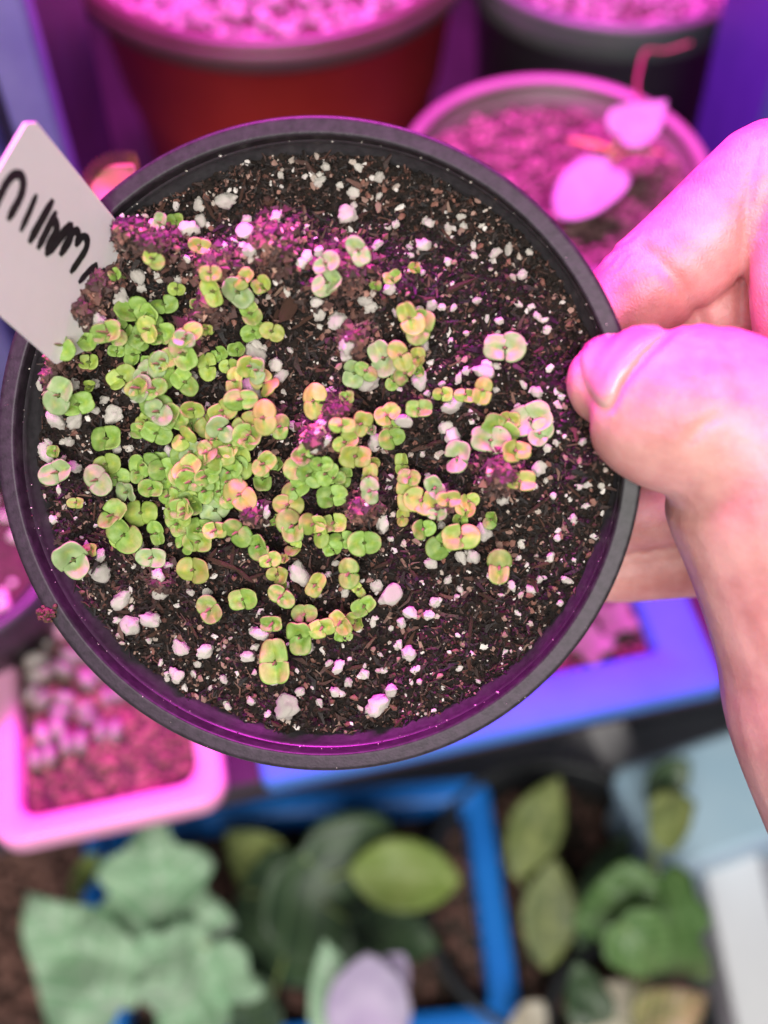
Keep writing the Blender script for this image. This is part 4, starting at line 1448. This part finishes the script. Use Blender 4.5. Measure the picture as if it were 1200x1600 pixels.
plant('leafy_plant', 'plant with broad dark green leaves and one lime leaf in the blue planter', rB,
      [(P(470, 1330, d), P(640, 1520, d + .01), SPADE, 1.05, .12, .1, .06, N0 + UP * .4),
       (P(520, 1400, d), P(340, 1520, d + .01), SPADE, 1.05, .1, .1, .06, N0 + RT * -.4),
       (P(430, 1370, d + .01), P(350, 1300, d + .02), SPADE, 1.0, .1, .1, .06, N0, 'lf_stripe'),
       (P(545, 1360, d - .01), P(722, 1375, d - .01), OVAL, 1.1, .2, .1, .05, N0 + UP * .4, 'lf_lime'),
       (P(540, 1440, d - .02), P(690, 1480, d - .01), OVAL, .9, .2, .1, .05, N0 + UP * .4),
       (P(430, 1560, d - .02), P(330, 1600, d), SPADE, .9, .2, .1, .05, N0 + UP * .2)], 'lf_dark', 'stem_g')
rC = Pz(560, 1570, RZ - .02)
plant('leafy_plant', 'lilac petalled plant with a small green leaf in the blue planter', rC,
      [(P(575, 1650, .46), P(575, 1500, .455), OVAL, 1.5, .3, .2, .08, N0), (P(560, 1600, .47), P(630, 1498, .465), OVAL, 1.1, .3, .2, .08, N0),
       (P(540, 1620, .47), P(505, 1470, .475), SPADE, .7, .2, .1, .05, N0, 'lf_pale')], 'lf_lilac', 'stem_g')
rD = Vector((kc.x - .01, kc.y - .01, RZ - .02))
plant('leafy_plant', 'tuft of long olive striped leaves in the round black pot', rD,
      [(P(800, 1370, .56), P(880, 1215, .57), LANCE, 1.7, .3, .2, .03, N0), (P(850, 1510, .55), P(870, 1345, .55), LANCE, 1.8, .3, .2, .03, N0),
       (P(900, 1480, .56), P(990, 1300, .57), LANCE, 1.2, .3, .2, .03, N0, 'lf_dark')], 'lf_stripe', 'stem_g')
rE = Vector((kd.x, kd.y, RZ - .02))
plant('leafy_plant', 'bushy plant with mid-green lobed leaves in the pot near the white beam', rE,
      [(P(1030, 1400, .50), P(895, 1450, .50), SPADE, 1.0, .1, .2, .08, N0 + UP * .3), (P(1020, 1520, .49), P(1075, 1350, .51), LOBED, .9, .1, .2, .08, N0),
       (P(970, 1440, .48), P(1060, 1540, .48), SPADE, .9, .1, .2, .08, N0), (P(1020, 1290, .52), P(1100, 1260, .53), SPADE, 1.1, .1, .2, .08, N0 + RT * .3, 'lf_stripe'),
       (P(1010, 1250, .54), P(1080, 1190, .54), OVAL, 1.2, .1, .2, .08, N0, 'lf_dark'), (P(1000, 1610, .47), P(1110, 1560, .47), SPADE, 1.0, .1, .1, .08, N0, 'lf_stripe'),
       (P(930, 1600, .47), P(900, 1500, .48), SPADE, .9, .1, .1, .08, N0, 'lf_dark'), (P(900, 1640, .53), P(1000, 1540, .54), OVAL, 1.2, .2, .1, .08, N0, 'lf_cream'),
       (P(800, 1640, .53), P(850, 1565, .54), OVAL, 1.2, .2, .1, .08, N0, 'lf_cream')], 'lf_mid', 'stem_g')

# light blue crate and white beam at the right, on the floor
M['lblue'] = mat('light_blue_plastic', (.42, .62, .76), (.50, .68, .80), rough=.5, nscale=20)
M['white'] = mat('white_paint', (.82, .82, .84), (.86, .86, .87), rough=.5, nscale=20)
M['greyp'] = mat('grey_panel', (.34, .33, .36), (.40, .39, .42), rough=.6, nscale=12)
cb = Pz(1150, 1200, -.20)
rt = empty('storage_box', Matrix.Translation((cb.x + .03, cb.y, FLOOR)) @ Matrix.Rotation(YAW + .1, 4, 'Z'))
tag(rt, 'light blue plastic storage box standing near the white beam', 'box')
V, F = superloft([rrect(.085, .022, .006, 0), rrect(.090, .026, .006, .185)]); link('body', mesh('body', V, F, 'lblue', False), rt)
V, F = superloft([rrect(.094, .030, .008, .185), rrect(.094, .030, .008, .198), rrect(.091, .027, .008, .2005)]); link('lid', mesh('lid', V, F, 'lblue', False), rt)
wa, wb = Pz(1128, 1275, -.27), Pz(1215, 1660, -.27)
wm = (wa + wb) / 2
wdv = (wb - wa)
rt = empty('window_beam', Matrix.Translation((wm.x, wm.y, FLOOR)) @ Matrix.Rotation(math.atan2(wdv.y, wdv.x), 4, 'Z'))
tag(rt, 'long white painted beam running past the potted plants', 'beam')
V, F = box(wdv.length / 2 + .0, .017, 0, -.27 - FLOOR, .003); link('beam', mesh('beam', V, F, 'white', False), rt)
V, F = box(wdv.length / 2, .022, 0, -.30 - FLOOR, .003); link('ledge', mesh('ledge', V, F, 'greyp', False), rt, Matrix.Translation((0, .041, 0)))
sa_, sb_ = Pz(925, 1085, -.27), Pz(1010, 1290, -.27)
sm_ = (sa_ + sb_) / 2
rt = empty('divider_strip', Matrix.Translation((sm_.x, sm_.y, FLOOR)) @ Matrix.Rotation(math.atan2((sb_ - sa_).y, (sb_ - sa_).x), 4, 'Z'))
tag(rt, 'pale grey divider strip between the round black pot and the light blue box', 'divider')
V, F = box((sb_ - sa_).length / 2, .009, 0, -.27 - FLOOR, .002); link('strip', mesh('strip', V, F, 'post', False), rt)
V, F = box((sb_ - sa_).length / 2, .011, -.27 - FLOOR, -.267 - FLOOR, .001); link('cap', mesh('cap', V, F, 'post', False), rt)
cp = Pz(1010, 1120, -.28)
rt = empty('panel_stack', Matrix.Translation((cp.x + .07, cp.y + .06, FLOOR)) @ Matrix.Rotation(YAW, 4, 'Z'))
tag(rt, 'grey-lilac board standing behind the light blue box', 'board')
V, F = box(.055, .006, 0, .20, .002); link('board', mesh('board', V, F, 'greyp', False), rt)
